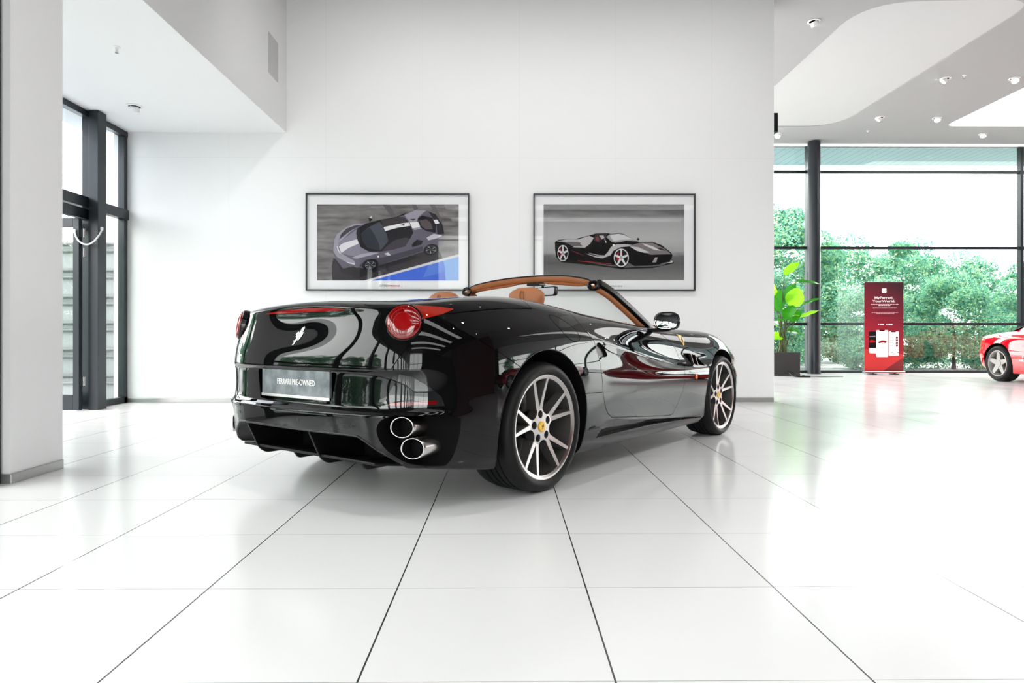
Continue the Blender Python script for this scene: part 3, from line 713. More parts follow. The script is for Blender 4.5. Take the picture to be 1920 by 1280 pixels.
# ------------------------------------------------------------------ showroom
def floor_mat():
    m = mat('white_floor_tiles', (0.80, 0.80, 0.80), 0.17, 0, 0.5); n, l, b = nodes_of(m)
    g = n.new('ShaderNodeNewGeometry'); s = n.new('ShaderNodeSeparateXYZ'); l.new(g.outputs['Position'], s.inputs[0])
    def math_(op, a, c=None, d=None):
        q = n.new('ShaderNodeMath'); q.operation = op
        for i, v in enumerate((a, c, d)):
            if v is None: continue
            if isinstance(v, (int, float)): q.inputs[i].default_value = v
            else: l.new(v, q.inputs[i])
        return q.outputs[0]
    def line(sock, off, w, half):
        t = math_('DIVIDE', math_('SUBTRACT', sock, off), w); f = math_('FRACT', t)
        d = math_('MINIMUM', f, math_('SUBTRACT', 1.0, f)); return math_('LESS_THAN', d, half / w), math_('FLOOR', t)
    lx, ix = line(s.outputs[0], .270, .6335, .0026)
    ly, iy = line(s.outputs[1], 1.675, .622, .0011)
    wn = n.new('ShaderNodeTexWhiteNoise'); wn.noise_dimensions = '2D'; cv = n.new('ShaderNodeCombineXYZ'); l.new(ix, cv.inputs[0]); l.new(iy, cv.inputs[1]); l.new(cv.outputs[0], wn.inputs['Vector'])
    v = math_('MULTIPLY_ADD', wn.outputs['Value'], .025, .765)
    cc = n.new('ShaderNodeCombineColor'); 
    for i in range(3): l.new(v, cc.inputs[i])
    mx = n.new('ShaderNodeMix'); mx.data_type = 'RGBA'; l.new(lx, mx.inputs['Factor']); l.new(cc.outputs[0], mx.inputs['A']); mx.inputs['B'].default_value = (.035, .035, .035, 1)
    mx2 = n.new('ShaderNodeMix'); mx2.data_type = 'RGBA'; l.new(ly, mx2.inputs['Factor']); l.new(mx.outputs['Result'], mx2.inputs['A']); mx2.inputs['B'].default_value = (.16, .16, .16, 1)
    l.new(mx2.outputs['Result'], b.inputs['Base Color'])
    t = n.new('ShaderNodeTexNoise'); t.inputs['Scale'].default_value = 1.6; t.inputs['Detail'].default_value = 5; l.new(g.outputs['Position'], t.inputs['Vector'])
    l.new(math_('MULTIPLY_ADD', t.outputs['Fac'], .10, .12), b.inputs['Roughness'])
    return m
def wall_mat():
    m = mat('white_wall_boards', (0.84, 0.84, 0.84), 0.6, 0, 0.25); n, l, b = nodes_of(m)
    g = n.new('ShaderNodeNewGeometry'); s = n.new('ShaderNodeSeparateXYZ'); l.new(g.outputs['Position'], s.inputs[0])
    def line(sock, off, w, half):
        a = n.new('ShaderNodeMath'); a.operation = 'SUBTRACT'; l.new(sock, a.inputs[0]); a.inputs[1].default_value = off
        c = n.new('ShaderNodeMath'); c.operation = 'PINGPONG'; l.new(a.outputs[0], c.inputs[0]); c.inputs[1].default_value = w / 2
        d = n.new('ShaderNodeMath'); d.operation = 'LESS_THAN'; l.new(c.outputs[0], d.inputs[0]); d.inputs[1].default_value = half; return d.outputs[0]
    a = line(s.outputs[0], .176, 1.226, .0022); c = line(s.outputs[2], 3.10, 2.44, .0022)
    q = n.new('ShaderNodeMath'); q.operation = 'MAXIMUM'; l.new(a, q.inputs[0]); l.new(c, q.inputs[1])
    mx = n.new('ShaderNodeMix'); mx.data_type = 'RGBA'; l.new(q.outputs[0], mx.inputs['Factor']); mx.inputs['A'].default_value = (.84, .84, .84, 1); mx.inputs['B'].default_value = (.765, .765, .765, 1)
    l.new(mx.outputs['Result'], b.inputs['Base Color']); return m
M['floor'] = floor_mat(); M['wall'] = wall_mat()
M['white_paint'] = mat('white_paint', (0.84, 0.84, 0.84), 0.6, 0, 0.25)
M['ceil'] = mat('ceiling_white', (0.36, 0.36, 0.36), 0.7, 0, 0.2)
M['skirt'] = mat('aluminium_skirting', (0.45, 0.45, 0.44), 0.35, 0.8)
M['frame'] = mat('dark_window_frame', (0.022, 0.027, 0.032), 0.32, 0.3)
M['graphite'] = mat('graphite_wall', (0.012, 0.012, 0.013), 0.5)
M['glass'] = glass_mat('window_glass', (0.94, 0.975, 0.965), 1.25, 0.0)
M['glow'] = mat('backlit_ceiling_panel', (0.9, 0.9, 0.9), 0.6, emis=(1, 1, 1), es=1.6)
M['glow_soft'] = mat('soft_glow_ceiling', (0.48, 0.48, 0.48), 0.6, emis=(1, 1, 1), es=0.03)  # faint glow added to lift a recess that is lit only by the room
M['glow_strip'] = mat('strip_diffuser', (0.9, 0.9, 0.9), 0.6, emis=(1, 1, 1), es=2.2)
M['lamp'] = mat('lit_spot', (1, 1, 1), 0.4, emis=(1, 1, 1), es=6.0)
M['soffit'] = mat('blue_grey_soffit', (0.33, 0.46, 0.50), 0.5)
M['asphalt'] = mat('pale_paving', (0.42, 0.43, 0.44), 0.8)
M['pot'] = mat('anthracite_planter', (0.03, 0.028, 0.028), 0.6); noise_bump(M['pot'], 80, .2)
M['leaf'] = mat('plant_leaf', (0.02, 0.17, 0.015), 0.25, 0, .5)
M['leaf_lit'] = mat('lit_plant_leaf', (0.22, 0.55, 0.02), 0.3, 0, .5)  # brighter copy of the leaf green, with the light on it put into the colour
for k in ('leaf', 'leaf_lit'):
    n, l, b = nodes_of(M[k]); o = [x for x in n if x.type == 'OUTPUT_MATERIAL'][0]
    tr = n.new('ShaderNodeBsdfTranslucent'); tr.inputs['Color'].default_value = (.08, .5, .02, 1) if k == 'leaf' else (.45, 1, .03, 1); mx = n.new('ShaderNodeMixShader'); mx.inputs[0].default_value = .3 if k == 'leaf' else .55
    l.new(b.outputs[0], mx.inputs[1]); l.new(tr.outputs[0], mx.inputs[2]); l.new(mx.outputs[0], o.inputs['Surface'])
M['stem'] = mat('plant_stem', (0.06, 0.08, 0.02), 0.5)
def struct(name, mb, mats, parent=None, **k):
    o = mb.build(name, mats, parent, **k)
    if not parent: o['kind'] = 'structure'
    return o
CH = 5.12
# floor
mb = MB(); mb.box(-2.95, 24, -12, 15.3, -.15, 0); mb.box(-4.83, -2.95, 4.0, 8.75, -.15, 0); struct('floor', mb, 'floor')
mb = MB(); mb.box(-4.95, 3.42, 8.67, 8.95, 0, 5.6); struct('wall_back', mb, 'wall')
mb = MB(); mb.box(-4.95, 3.415, 8.655, 8.668, 0.0, .055); struct('baseboard_back', mb, 'skirt', bevel=.003)
mb = MB(); mb.box(-5.3, -2.775, 3.9, 8.668, 3.41, 5.6); struct('wall_left_bulkhead', mb, 'white_paint').name = 'trim_1'
mb = MB(); mb.box(-5.0, -2.838, 3.94, 4.40, 0, 3.408); struct('wall_left', mb, 'white_paint')
mb = MB(); mb.box(-5.0, -2.826, 3.93, 4.395, 0, .055); struct('baseboard_left', mb, 'skirt', bevel=.003)
mb = MB(); mb.box(-3.3, -2.88, -12, 3.90, 2.45, 5.6); struct('trim_2', mb, 'graphite')
mb = MB(); mb.box(-2.776, -2.770, 8.005, 8.341, 3.925, 4.40); o = mb.build('access_panel', mat('panel_grey', (.55, .55, .55), .6), None, bevel=.002); tag(o, 'flat grey access panel high on the left bulkhead', 'panel')
# main left glazing (beside and behind the camera)
def glazing(name, axis, pos, a0, a1, z0, z1, mull, trans, thick=.07, glass=True, mw=.07):
    """curtain wall in a plane; axis 'x' -> plane x=pos running along y"""
    root = empty(name, (0, 0, 0)); root['kind'] = 'structure'
    P = (lambda a, t, z: (pos + t, a, z)) if axis == 'x' else (lambda a, t, z: (a, pos + t, z))
    def bx(nm, aa, ab, ta, tb, za, zb, mt):
        mb = MB(); p = P(aa, ta, za); q = P(ab, tb, zb)
        mb.box(min(p[0], q[0]), max(p[0], q[0]), min(p[1], q[1]), max(p[1], q[1]), min(za, zb), max(za, zb)); return mb.build(nm, mt, root, bevel=.004 if mt == 'frame' else 0)
    for m_ in mull: bx('mullion', m_ - mw / 2, m_ + mw / 2, -thick, thick, z0, z1, 'frame')
    for t in trans: bx('transom', a0, a1, -thick * .7, thick * .7, t - .03, t + .03, 'frame')
    if glass: bx('pane', a0, a1, -.006, .006, z0 + .02, z1 - .02, 'glass')
    return root
glazing('window_1', 'x', -2.97, -12, 3.93, 0, 2.45, [3.905, 2.95, 1.70, .45, -.80, -2.05, -3.3, -4.55, -5.8, -7.05, -8.3, -9.55, -10.8, -11.9], [.03, .85, 2.41], mw=.14)
mb = MB(); mb.box(-2.96, -2.880, 3.80, 3.925, 0, 3.41); struct('trim_6', mb, 'frame', bevel=.004)
# alcove window with a door
w2 = empty('window_2'); w2['kind'] = 'structure'
def wbox(nm, x0, x1, y0, y1, z0, z1, mt='frame', par=w2, bev=.003):
    mb = MB(); mb.box(x0, x1, y0, y1, z0, z1); return mb.build(nm, mt, par, bevel=bev)
X2 = -4.80
wbox('frame_post', X2 - .05, X2 + .03, 8.585, 8.66, 0, 3.40); wbox('frame_post', X2 + .06, X2 + .17, 7.80, 7.965, 0, 3.405); wbox('frame_post', X2 - .05, X2 + .06, 7.86, 7.965, 0, 3.40)
wbox('head_rail', X2 - .05, X2 + .035, 4.4, 8.66, 3.34, 3.408); wbox('transom', X2 - .05, X2 + .05, 4.4, 8.66, 2.30, 2.42); wbox('transom', X2 - .05, X2 + .03, 4.4, 7.9, 2.17, 2.285)
wbox('sill_rail', X2 - .05, X2 + .03, 7.965, 8.66, 0, .075); wbox('sill_rail', X2 - .05, X2 + .03, 4.4, 6.6, 0, .09)
wbox('frame_post', X2 - .05, X2 + .03, 6.55, 6.65, 0, 3.40); wbox('frame_post', X2 - .05, X2 + .03, 5.4, 5.5, 0, 3.40)
mf = glass_mat('frosted_pane', (.86, .90, .93), 1.0, 0.02); M['frost'] = mf
wbox('pane', X2 - .02, X2 - .012, 7.965, 8.60, 2.40, 3.36, 'frost', bev=0); wbox('pane', X2 - .02, X2 - .012, 4.4, 7.88, 2.40, 3.36, 'frost', bev=0)
wbox('pane', X2 - .02, X2 - .012, 7.965, 8.60, .06, 2.32, 'glass', bev=0); wbox('pane', X2 - .02, X2 - .012, 4.4, 6.6, .06, 2.32, 'glass', bev=0)
d1 = empty('door_1', (X2 + .035, 7.70, 0), math.radians(176)); d1['kind'] = 'structure'
def dbox(nm, x0, x1, z0, z1, mt='frame', y0=-.03, y1=.03):
    mb = MB(); mb.box(x0, x1, y0, y1, z0, z1); return mb.build(nm, mt, d1, bevel=.003 if mt == 'frame' else 0)
dbox('door_stile', 0, .07, .01, 2.16); dbox('door_stile', .95, 1.05, .01, 2.16); dbox('door_rail', .07, .95, .01, .18); dbox('door_rail', .07, .95, 2.06, 2.16); dbox('door_glass', .07, .95, .18, 2.06, 'glass', -.005, .005)
# hinges as separate parts
for z in (.33, 1.78, 2.0):
    mb = MB(); mb.tube([(-.012, -.04, z - .05), (-.012, -.04, z + .05)], .014, 10); mb.build('door_hinge', 'steel', d1, 50)
hp = poly_spline([(-4.81, 7.665, 2.01), (-4.79, 7.655, 1.95), (-4.75, 7.66, 1.89), (-4.70, 7.70, 1.865), (-4.65, 7.74, 1.90), (-4.615, 7.80, 1.99), (-4.615, 7.85, 2.06)], 5)
mb = MB(); mb.tube(hp, .009, 10); mb.obox((-4.81, 7.665, 2.01), (.014, 0, 0), (0, .012, 0), (0, 0, .02)); mb.obox((-4.62, 7.85, 2.065), (.014, 0, 0), (0, .012, 0), (0, 0, .02))
o = mb.build('looped_cable', mat('white_cable', (.85, .85, .85), .4), None, 60); tag(o, 'white cable looping across the dark door post', 'cable')
# right hand glazing
w3 = glazing('window_3', 'y', 15.3, 3.3, 24, 0, 5.1, [6.79, 11.62, 16.45, 21.3, 3.4], [.03, 1.10, 2.81, 4.52], mw=.075, thick=.06)
mb = MB(); mb.lathe([(.135, 0), (.135, 5.1)], 40, Matrix.Translation(Vector((6.79, 14.97, 0)))); mb.lathe([(.15, 0), (.15, .01), (.136, .012)], 40, Matrix.Translation(Vector((6.79, 14.97, 0)))); struct('trim_3', mb, 'frame', smooth=40)
mb = MB(); mb.lathe([(.135, 0), (.135, 5.1)], 40, Matrix.Translation(Vector((16.45, 14.97, 0)))); struct('trim_4', mb, 'frame', smooth=40)
mb = MB(); mb.box(3.42, 24, 15.18, 15.24, 5.085, 5.118); struct('trim_5', mb, mat('cove_white', (.95, .95, .95), .5, emis=(1, 1, 1), es=.6))
# right and rear closing walls
glazing('window_4', 'x', 23.9, 4.0, 15.3, 0, 3.3, [15.2, 12.4, 9.6, 6.8, 4.0], [.03, 1.1, 2.8])
mb = MB(); mb.box(23.8, 24.2, 4.0, 15.3, 3.3, 5.6); struct('trim_8', mb, 'white_paint')
mb = MB(); mb.box(24.0, 24.2, -12, 4.0, 0, 5.6); struct('wall_right', mb, 'graphite')
mb = MB(); mb.box(1.6, 24.0, -12.2, -12, 0, 5.6); struct('wall_rear', mb, 'graphite')
glazing('window_5', 'y', -12.0, -3.0, 1.6, 0, 4.95, [-2.95, -1.4, .1, 1.6], [.03, 1.1, 2.8, 4.92])
mb = MB(); mb.box(9.0, 9.6, -6.0, 3.2, 0, 5.11); struct('wall_1', mb, mat('dark_red_wall', (.10, .002, .006), .5))
# ceiling with two shallow coffers
def csp(p): return poly_spline(p, 5, True)
cofA = rounded([(4.62, 8.72), (6.80, 8.60), (6.78, 13.93), (2.6, 13.93), (4.62, 11.9)], [.7, .5, .7, .2, .4], 8)
cofB = rounded([(8.95, 11.0), (14.0, 6.5), (14.0, 13.9), (8.98, 13.9)], [.4, .4, .4, .25], 8)
cofC = rounded([(5.2, 3.6), (8.0, 3.6), (8.0, -4.0), (5.2, -4.0)], .3, 6)
mb = MB(); mb.box(-2.78, 9, -12, 1.4, CH - .02, CH - .005); struct('trim_7', mb, 'graphite')
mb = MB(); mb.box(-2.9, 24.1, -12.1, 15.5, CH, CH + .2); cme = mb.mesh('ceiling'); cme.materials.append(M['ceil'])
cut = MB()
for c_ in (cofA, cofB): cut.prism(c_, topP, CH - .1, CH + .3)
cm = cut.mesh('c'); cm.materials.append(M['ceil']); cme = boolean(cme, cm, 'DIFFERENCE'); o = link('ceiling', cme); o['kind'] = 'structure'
for c_, mt in ((cofA, 'glow_soft'), (cofB, 'glow')):
    mb = MB(); mb.prism(offset_poly(c_, .02), topP, CH + .012, CH + .05); o = mb.build('ceiling_panel', mt)
    o.location.z = 0; tag(o, {'glow_soft': 'large pale rounded ceiling panel with an added faint glow, nearest the white wall', 'glow': 'bright glowing ceiling panel over the red car'}[mt], 'light panel')
M['beam'] = mat('dark_beam', (.02, .02, .02), .5)
for k, (y, lab) in enumerate(((-.6, 'nearest'), (-3.0, 'second'), (-5.4, 'third'), (-7.8, 'farthest'))):
    mb = MB(); mb.box(-2.0, 6.5, y - .35, y + .35, CH - .045, CH - .0195); o = mb.build('strip_light', 'glow_strip'); tag(o, 'long ceiling strip light behind the camera, %s of four, mirrored in the trunk lid' % lab, 'ceiling light', 'strip lights behind the camera')
# gimbal downlights and sprinklers
def downlight(x, y, z, lab, aim=(0.0, 0.35), on=True):
    r = empty('downlight', (x, y, z)); tag(r, lab, 'ceiling light', 'gimbal downlights in the white ceiling')
    mb = MB(); mb.lathe([(.062, 0), (.085, -.001), (.088, -.005), (.084, -.009), (.064, -.010), (.062, 0)], 32); mb.build('trim_ring', 'white_paint', r, 50)
    mb = MB(); mb.lathe([(0, -.0015), (.062, -.0015)], 32); mb.build('recess', 'liner', r)
    R_ = Matrix.Rotation(aim[1], 4, 'X') @ Matrix.Rotation(aim[0], 4, 'Y'); mb = MB(); mb.lathe([(0, .0), (.046, -.002), (.056, -.03), (.058, -.062), (.052, -.066), (.046, -.055), (0, -.055)], 32, R_); mb.build('lamp_head', 'white_paint', r, 50)
    mb = MB(); mb.lathe([(0, -.058), (.046, -.058)], 32, R_); mb.build('lamp_face', 'lamp' if on else 'white_paint', r)
    return r
DL = [(4.197, 9.256, 'downlight tilted alone above the wall corner', (-.5, .2)), (7.323, 11.295, 'downlight between the two coffers, left of the sprinkler', (.7, .3)), (8.469, 11.284, 'downlight at the right edge above the bright panel', (.1, -.5)),
      (7.347, 13.328, 'downlight left of centre above the banner', (.7, .3)), (8.487, 13.35, 'downlight close to the tip of the bright panel', (.1, -.45)), (5.792, 14.483, 'downlight at the wall edge above the window head', (.2, -.5)), (10.137, 14.403, 'downlight under the bright panel near the right window', (.2, -.4))]
for x, y, lab, aim in DL: downlight(x, y, CH, lab, aim)
def spot(root, aim, watt, ang=125):
    l_ = bpy.data.lights.new('spot_lamp', 'SPOT'); l_.energy = watt; l_.spot_size = math.radians(ang); l_.spot_blend = 1.0; l_.shadow_soft_size = .05; l_.color = (1, .985, .965)
    o = bpy.data.objects.new('spot_lamp', l_); C.objects.link(o); o.parent = root; o.location = (0, 0, -.09)
    o.rotation_euler = (Vector(aim) - root.location).to_track_quat('-Z', 'Y').to_euler()
SP = [((-1.3, 6.1), 'leftmost wall-washing downlight over the car, out of view', (-1.3, 8.67, 2.2), 50), ((.6, 6.1), 'second wall-washing downlight over the car, out of view', (.6, 8.67, 2.2), 50), ((2.5, 6.1), 'third wall-washing downlight over the car, out of view', (2.5, 8.67, 2.2), 48),
      ((6.2, 5.6), 'downlight over the open floor right of the car, out of view', (5.6, 5.6, 0), 90), ((-.6, 3.0), 'downlight above the tail of the black car, out of view', (-.6, 3.6, 0), 75), ((3.8, 2.6), 'downlight above the right flank of the black car, out of view', (3.0, 4.0, 0), 150),
      ((6.6, 2.2), 'downlight far right of the camera, out of view', (6.6, 2.2, 0), 40), ((.8, .7), 'downlight above the camera, out of view', (.8, 1.2, 0), 8), ((4.0, .6), 'downlight right of the camera, out of view', (4.0, 1.2, 0), 30)]
for (x, y), lab, aim, w_ in SP: spot(downlight(x, y, CH, lab, (0, .2)), aim, w_)
downlight(-4.15, 7.672, 3.41, 'unlit white downlight in the alcove soffit by the dark window', (.2, .3), False)
def sprinkler(x, y, z, lab):
    r = empty('sprinkler', (x, y, z)); tag(r, lab, 'sprinkler', 'ceiling sprinklers')
    mb = MB(); mb.lathe([(0, .02), (.025, .02), (.03, -.001), (.032, -.004), (.012, -.007), (.010, -.03), (.004, -.032), (.004, -.05), (0, -.05)], 20); mb.build('escutcheon', 'white_paint', r, 50)
    mb = MB(); mb.lathe([(0, -.052), (.016, -.052), (.016, -.054), (0, -.055)], 16); mb.tube([(-.01, 0, -.03), (-.012, 0, -.045), (0, 0, -.053)], .002, 6); mb.tube([(.01, 0, -.03), (.012, 0, -.045), (0, 0, -.053)], .002, 6); mb.build('deflector', 'steel', r)
sprinkler(7.54, 11.153, CH, 'small sprinkler beside a downlight between the coffers'); sprinkler(7.57, 14.2, CH, 'small sprinkler near the window head above the banner'); sprinkler(-3.457, 6.102, 3.41, 'white sprinkler in the alcove soffit')
mb = MB(); mb.box(3.424, 3.52, 8.78, 8.90, 3.47, 3.72); o = mb.build('wall_speaker', 'satin', None, bevel=.008); tag(o, 'small dark box fixed high on the end of the white wall', 'speaker')
# ------------------------------------------------------------------ framed pictures
def flat(name, polys, P, parent, th=.0004, base=0.0):
    """printed artwork: coloured shapes laid in one sheet"""
    mats = []; mb = MB()
    for k, (col, pts) in enumerate(polys):
        if col not in mats: mats.append(col)
        z = base + th * (k + 1)
        b = len(mb.v); mb.v += [P(x, y, z) for x, y in pts]; mb.f.append(tuple(range(b, b + len(pts)))); mb.m.append(mats.index(col))
    me = bpy.data.meshes.new(name); me.from_pydata(mb.v, [], mb.f); me.update(); me.polygons.foreach_set('material_index', mb.m)
    for c in mats: me.materials.append(ink(c))
    b = bmesh.new(); b.from_mesh(me); bmesh.ops.triangulate(b, faces=[f for f in b.faces if len(f.verts) > 4]); b.to_mesh(me); b.free()
    return link(name, me, parent)
INK = {}
def ink(c):
    if isinstance(c, str): return M[c]
    if c not in INK: 
        col = tuple(x if len(c) == 3 else c[0] for x in c[:3]) if len(c) == 3 else (c[0],) * 3
        INK[c] = mat('ink', tuple((v / 255) ** 2.2 for v in col), .55, 0, .2)
    return INK[c]
def EL(cx, cy, rx, ry, n=24, rot=0.0, a0=0, a1=2 * PI):
    o = []
    for k in range(n):
        t = a0 + (a1 - a0) * k / n; x, y = rx * math.cos(t), ry * math.sin(t)
        o.append((cx + x * math.cos(rot) - y * math.sin(rot), cy + x * math.sin(rot) + y * math.cos(rot)))
    return o
M['tarmac_print'] = mat('printed_tarmac', (.1, .09, .09), .5, 0, .2); noise_color(M['tarmac_print'], (.085, .072, .072), (.27, .255, .255), 3.0, 8, (1, 1, 5), .3, .75)
M['sky_print'] = mat('printed_grey_sky', (.3, .3, .3), .5, 0, .2)
def sky_print():
    n, l, b = nodes_of(M['sky_print']); g = n.new('ShaderNodeNewGeometry'); s = n.new('ShaderNodeSeparateXYZ'); l.new(g.outputs['Position'], s.inputs[0])
    r = n.new('ShaderNodeMapRange'); r.inputs[1].default_value = 1.548; r.inputs[2].default_value = 2.506; l.new(s.outputs[2], r.inputs[0])
    t = n.new('ShaderNodeTexNoise'); mp = n.new('ShaderNodeMapping'); mp.inputs['Scale'].default_value = (1.2, 1, 6); mp.inputs['Rotation'].default_value = (0, .12, 0); l.new(g.outputs['Position'], mp.inputs[0]); l.new(mp.outputs[0], t.inputs['Vector']); t.inputs['Scale'].default_value = 2.2; t.inputs['Detail'].default_value = 4
    a = n.new('ShaderNodeMath'); a.operation = 'MULTIPLY_ADD'; l.new(t.outputs['Fac'], a.inputs[0]); a.inputs[1].default_value = .16; l.new(r.outputs[0], a.inputs[2])
    c = n.new('ShaderNodeValToRGB'); e = c.color_ramp.elements; e[0].position = .08; e[0].color = (.19, .185, .185, 1); e[1].position = 1.08; e[1].color = (.13, .13, .13, 1)
    for p, v in ((.30, .10), (.38, .13), (.46, .34), (.62, .42), (.85, .34)):
        q = e.new(p); q.color = (v, v, v * 1.0, 1)
    l.new(a.outputs[0], c.inputs[0]); l.new(c.outputs[0], b.inputs['Base Color'])
sky_print()
M['mat_board'] = mat('white_mount', (.80, .80, .81), .5, 0, .3)
M['pic_glass'] = glass_mat('picture_glass', (1, 1, 1), .35, 0.0)
def picture(x0, x1, z0, z1, px0, px1, pz0, pz1, lab, name='framed_picture'):
    r = empty(name, ((x0 + x1) / 2, 8.668, z0)); tag(r, lab, 'picture', 'framed car photographs on the wall')
    ox, oy, oz = r.location
    def bb(nm, a0, a1, y0, y1, b0, b1, mt, bev=0):
        mb = MB(); mb.box(a0 - ox, a1 - ox, y0 - oy, y1 - oy, b0 - oz, b1 - oz); return mb.build(nm, mt, r, bevel=bev)
    mb = MB(); w = .016
    for a0, a1, b0, b1 in ((x0, x1, z1 - w, z1), (x0, x1, z0, z0 + w), (x0, x0 + w, z0 + w, z1 - w), (x1 - w, x1, z0 + w, z1 - w)):
        mb.box(a0 - ox, a1 - ox, 8.62 - oy, 0, b0 - oz, b1 - oz)
    mb.build('frame', 'black_frame', r)
    bb('mount', x0 + w, x1 - w, 8.645, 8.66, z0 + w, z1 - w, 'mat_board')
    bb('glazing', x0 + w, x1 - w, 8.624, 8.628, z0 + w, z1 - w, 'pic_glass')
    return r
M['black_frame'] = mat('black_picture_frame', (.02, .02, .02), .35)
CXR = 960.; 
def wallpt(px, py, Y):          # point on a wall parallel to the back wall
    c, s = math.cos(.009375), math.sin(.009375); xc = (px - 960) / 1280; zc = (628 - py) / 1280
    dx, dy = c * xc + s, -s * xc + c; return dx * Y / dy, .85 + zc * Y / dy
def picmap(cx0, cy0, sc, root, Y=8.6445):
    def P(x, y, z):
        X, Z = wallpt(cx0 + x / sc, cy0 + y / sc, Y); return (X - root.location.x, Y - z - root.location.y, Z - root.location.z)
    return P
G_ = lambda v: (v, v, v)
p1 = picture(-2.52, -.459, 1.411, 2.638, 0, 0, 0, 0, 'framed photo of a silver sports car seen from above on tarmac with a blue corner')
P = picmap(570, 355, 6.0, p1)
A1 = [('tarmac_print', [(145, 168), (1740, 168), (1740, 1023), (145, 1023)]),
 ((92, 90, 92), [(880, 168), (960, 168), (1010, 260), (1060, 330), (1000, 330), (940, 250)]), ((92, 90, 92), [(1210, 168), (1260, 168), (1285, 220), (1240, 235)]), ((100, 98, 98), [(1410, 168), (1470, 168), (1545, 330), (1560, 420), (1500, 320)]),
 ((52, 48, 52), [(330, 770), (600, 880), (900, 760), (1500, 640), (1560, 780), (680, 1023), (320, 1023), (310, 880)]),
 ((36, 33, 36), [(350, 780), (620, 900), (900, 800), (1100, 730), (1320, 760), (880, 900), (610, 1000), (420, 930)]),
 ((205, 203, 208), [(680, 1023), (1740, 727), (1740, 757), (790, 1023)]), ((60, 98, 205), [(760, 1023), (1740, 757), (1740, 1023)]), ((120, 165, 222), [(1568, 804), (1740, 757), (1740, 1023), (1595, 1023)]), ((82, 120, 214), [(1400, 850), (1568, 804), (1595, 920), (1340, 990)]),
 ((96, 92, 106), [(345, 560), (375, 500), (470, 430), (560, 390), (700, 384), (860, 340), (1040, 312), (1160, 265), (1250, 236), (1380, 236), (1480, 280), (1560, 400), (1578, 500), (1560, 620), (1520, 660), (1420, 700), (1340, 700), (1100, 780), (860, 850), (700, 900), (580, 860), (440, 890), (360, 790), (328, 700), (330, 620)]),
 ((150, 146, 158), [(345, 560), (375, 500), (470, 430), (560, 390), (700, 384), (640, 400), (520, 480), (400, 600), (380, 650), (420, 720), (560, 800), (580, 830), (480, 820), (370, 760), (330, 690)]),
 ((58, 55, 64), [(400, 560), (520, 470), (640, 402), (590, 402), (480, 440), (420, 500), (385, 590)]),
 ((128, 124, 138), [(385, 600), (640, 420), (590, 480), (600, 560), (640, 650), (730, 700), (850, 720), (600, 760), (430, 725)]),
 ((215, 212, 216), [(392, 640), (440, 606), (600, 560), (616, 610), (500, 660), (420, 716)]),
 ((30, 29, 33), [(600, 440), (700, 384), (860, 340), (1040, 312), (1130, 315), (1200, 400), (1230, 490), (1190, 560), (1140, 640), (1000, 680), (860, 700), (730, 700), (640, 650), (600, 560), (588, 490)]),
 ((70, 74, 84), [(640, 500), (740, 420), (850, 365), (880, 400), (930, 500), (950, 580), (860, 690), (720, 660), (670, 600)]),
 ((46, 50, 58), [(640, 500), (740, 430), (800, 520), (840, 600), (860, 690), (720, 660), (670, 600)]),
 ((60, 54, 56), [(870, 345), (1040, 318), (1130, 320), (1160, 372), (1020, 390), (890, 420)]),
 ((222, 220, 222), [(895, 425), (1080, 385), (1180, 372), (1200, 410), (1060, 430), (915, 470)]),
 ((20, 20, 22), [(1075, 405), (1130, 388), (1130, 408)]),
 ((62, 58, 66), [(930, 640), (1020, 570), (1150, 540), (1190, 560), (1140, 640), (1000, 680), (880, 692)]),
 ((150, 144, 156), [(1130, 290), (1250, 236), (1380, 236), (1290, 310), (1270, 360), (1340, 440), (1240, 460), (1200, 380)]),
 ((226, 224, 226), [(1190, 372), (1280, 366), (1325, 420), (1220, 440)]), ((38, 36, 40), [(1190, 335), (1260, 330), (1230, 352)]),
 ((30, 28, 32), [(1280, 330), (1330, 295), (1440, 320), (1490, 400), (1480, 490), (1380, 470), (1310, 430)]), ((88, 78, 82), [(1300, 350), (1380, 335), (1430, 380), (1450, 450), (1370, 450), (1320, 410)]),
 ((46, 44, 50), [(1400, 250), (1480, 280), (1560, 400), (1578, 500), (1500, 505), (1495, 400), (1440, 310)]), ((225, 222, 225), [(1455, 345), (1500, 340), (1525, 382), (1480, 390)]),
 ((188, 182, 192), [(1380, 545), (1460, 500), (1560, 520), (1500, 550), (1400, 575)]), ((22, 21, 24), [(1215, 620), (1270, 565), (1345, 580), (1320, 620), (1220, 650)]),
 ((165, 160, 172), [(540, 770), (640, 730), (760, 710), (850, 712), (760, 740), (600, 780)]), ((66, 62, 74), [(620, 860), (700, 790), (840, 780), (1340, 640), (1340, 690), (1100, 770), (860, 850), (700, 900)]),
 ((18, 18, 20), EL(750, 850, 92, 64, rot=-.25)), ((70, 72, 82), EL(750, 850, 62, 44, rot=-.25)), ((22, 22, 26), EL(750, 850, 50, 35, rot=-.25)),
 ((18, 18, 20), EL(1432, 680, 88, 62, rot=-.25)), ((70, 72, 82), EL(1432, 680, 60, 44, rot=-.25)), ((22, 22, 26), EL(1432, 680, 48, 35, rot=-.25)),
 ((196, 194, 200), [(905, 725), (950, 708), (980, 745), (940, 745)]), ((230, 228, 214), EL(838, 757, 9, 12)), ((34, 34, 38), [(728, 325), (770, 295), (768, 345), (740, 368)]), ((196, 196, 202), [(735, 320), (768, 297), (768, 330)]),
 ((215, 213, 218), [(372, 640), (385, 640), (400, 700), (420, 722), (408, 722), (385, 690)]), ((200, 198, 204), [(480, 815), (580, 835), (575, 850), (500, 832)]), ((14, 14, 16), [(1040, 310), (1160, 266), (1130, 290), (1060, 312)])]
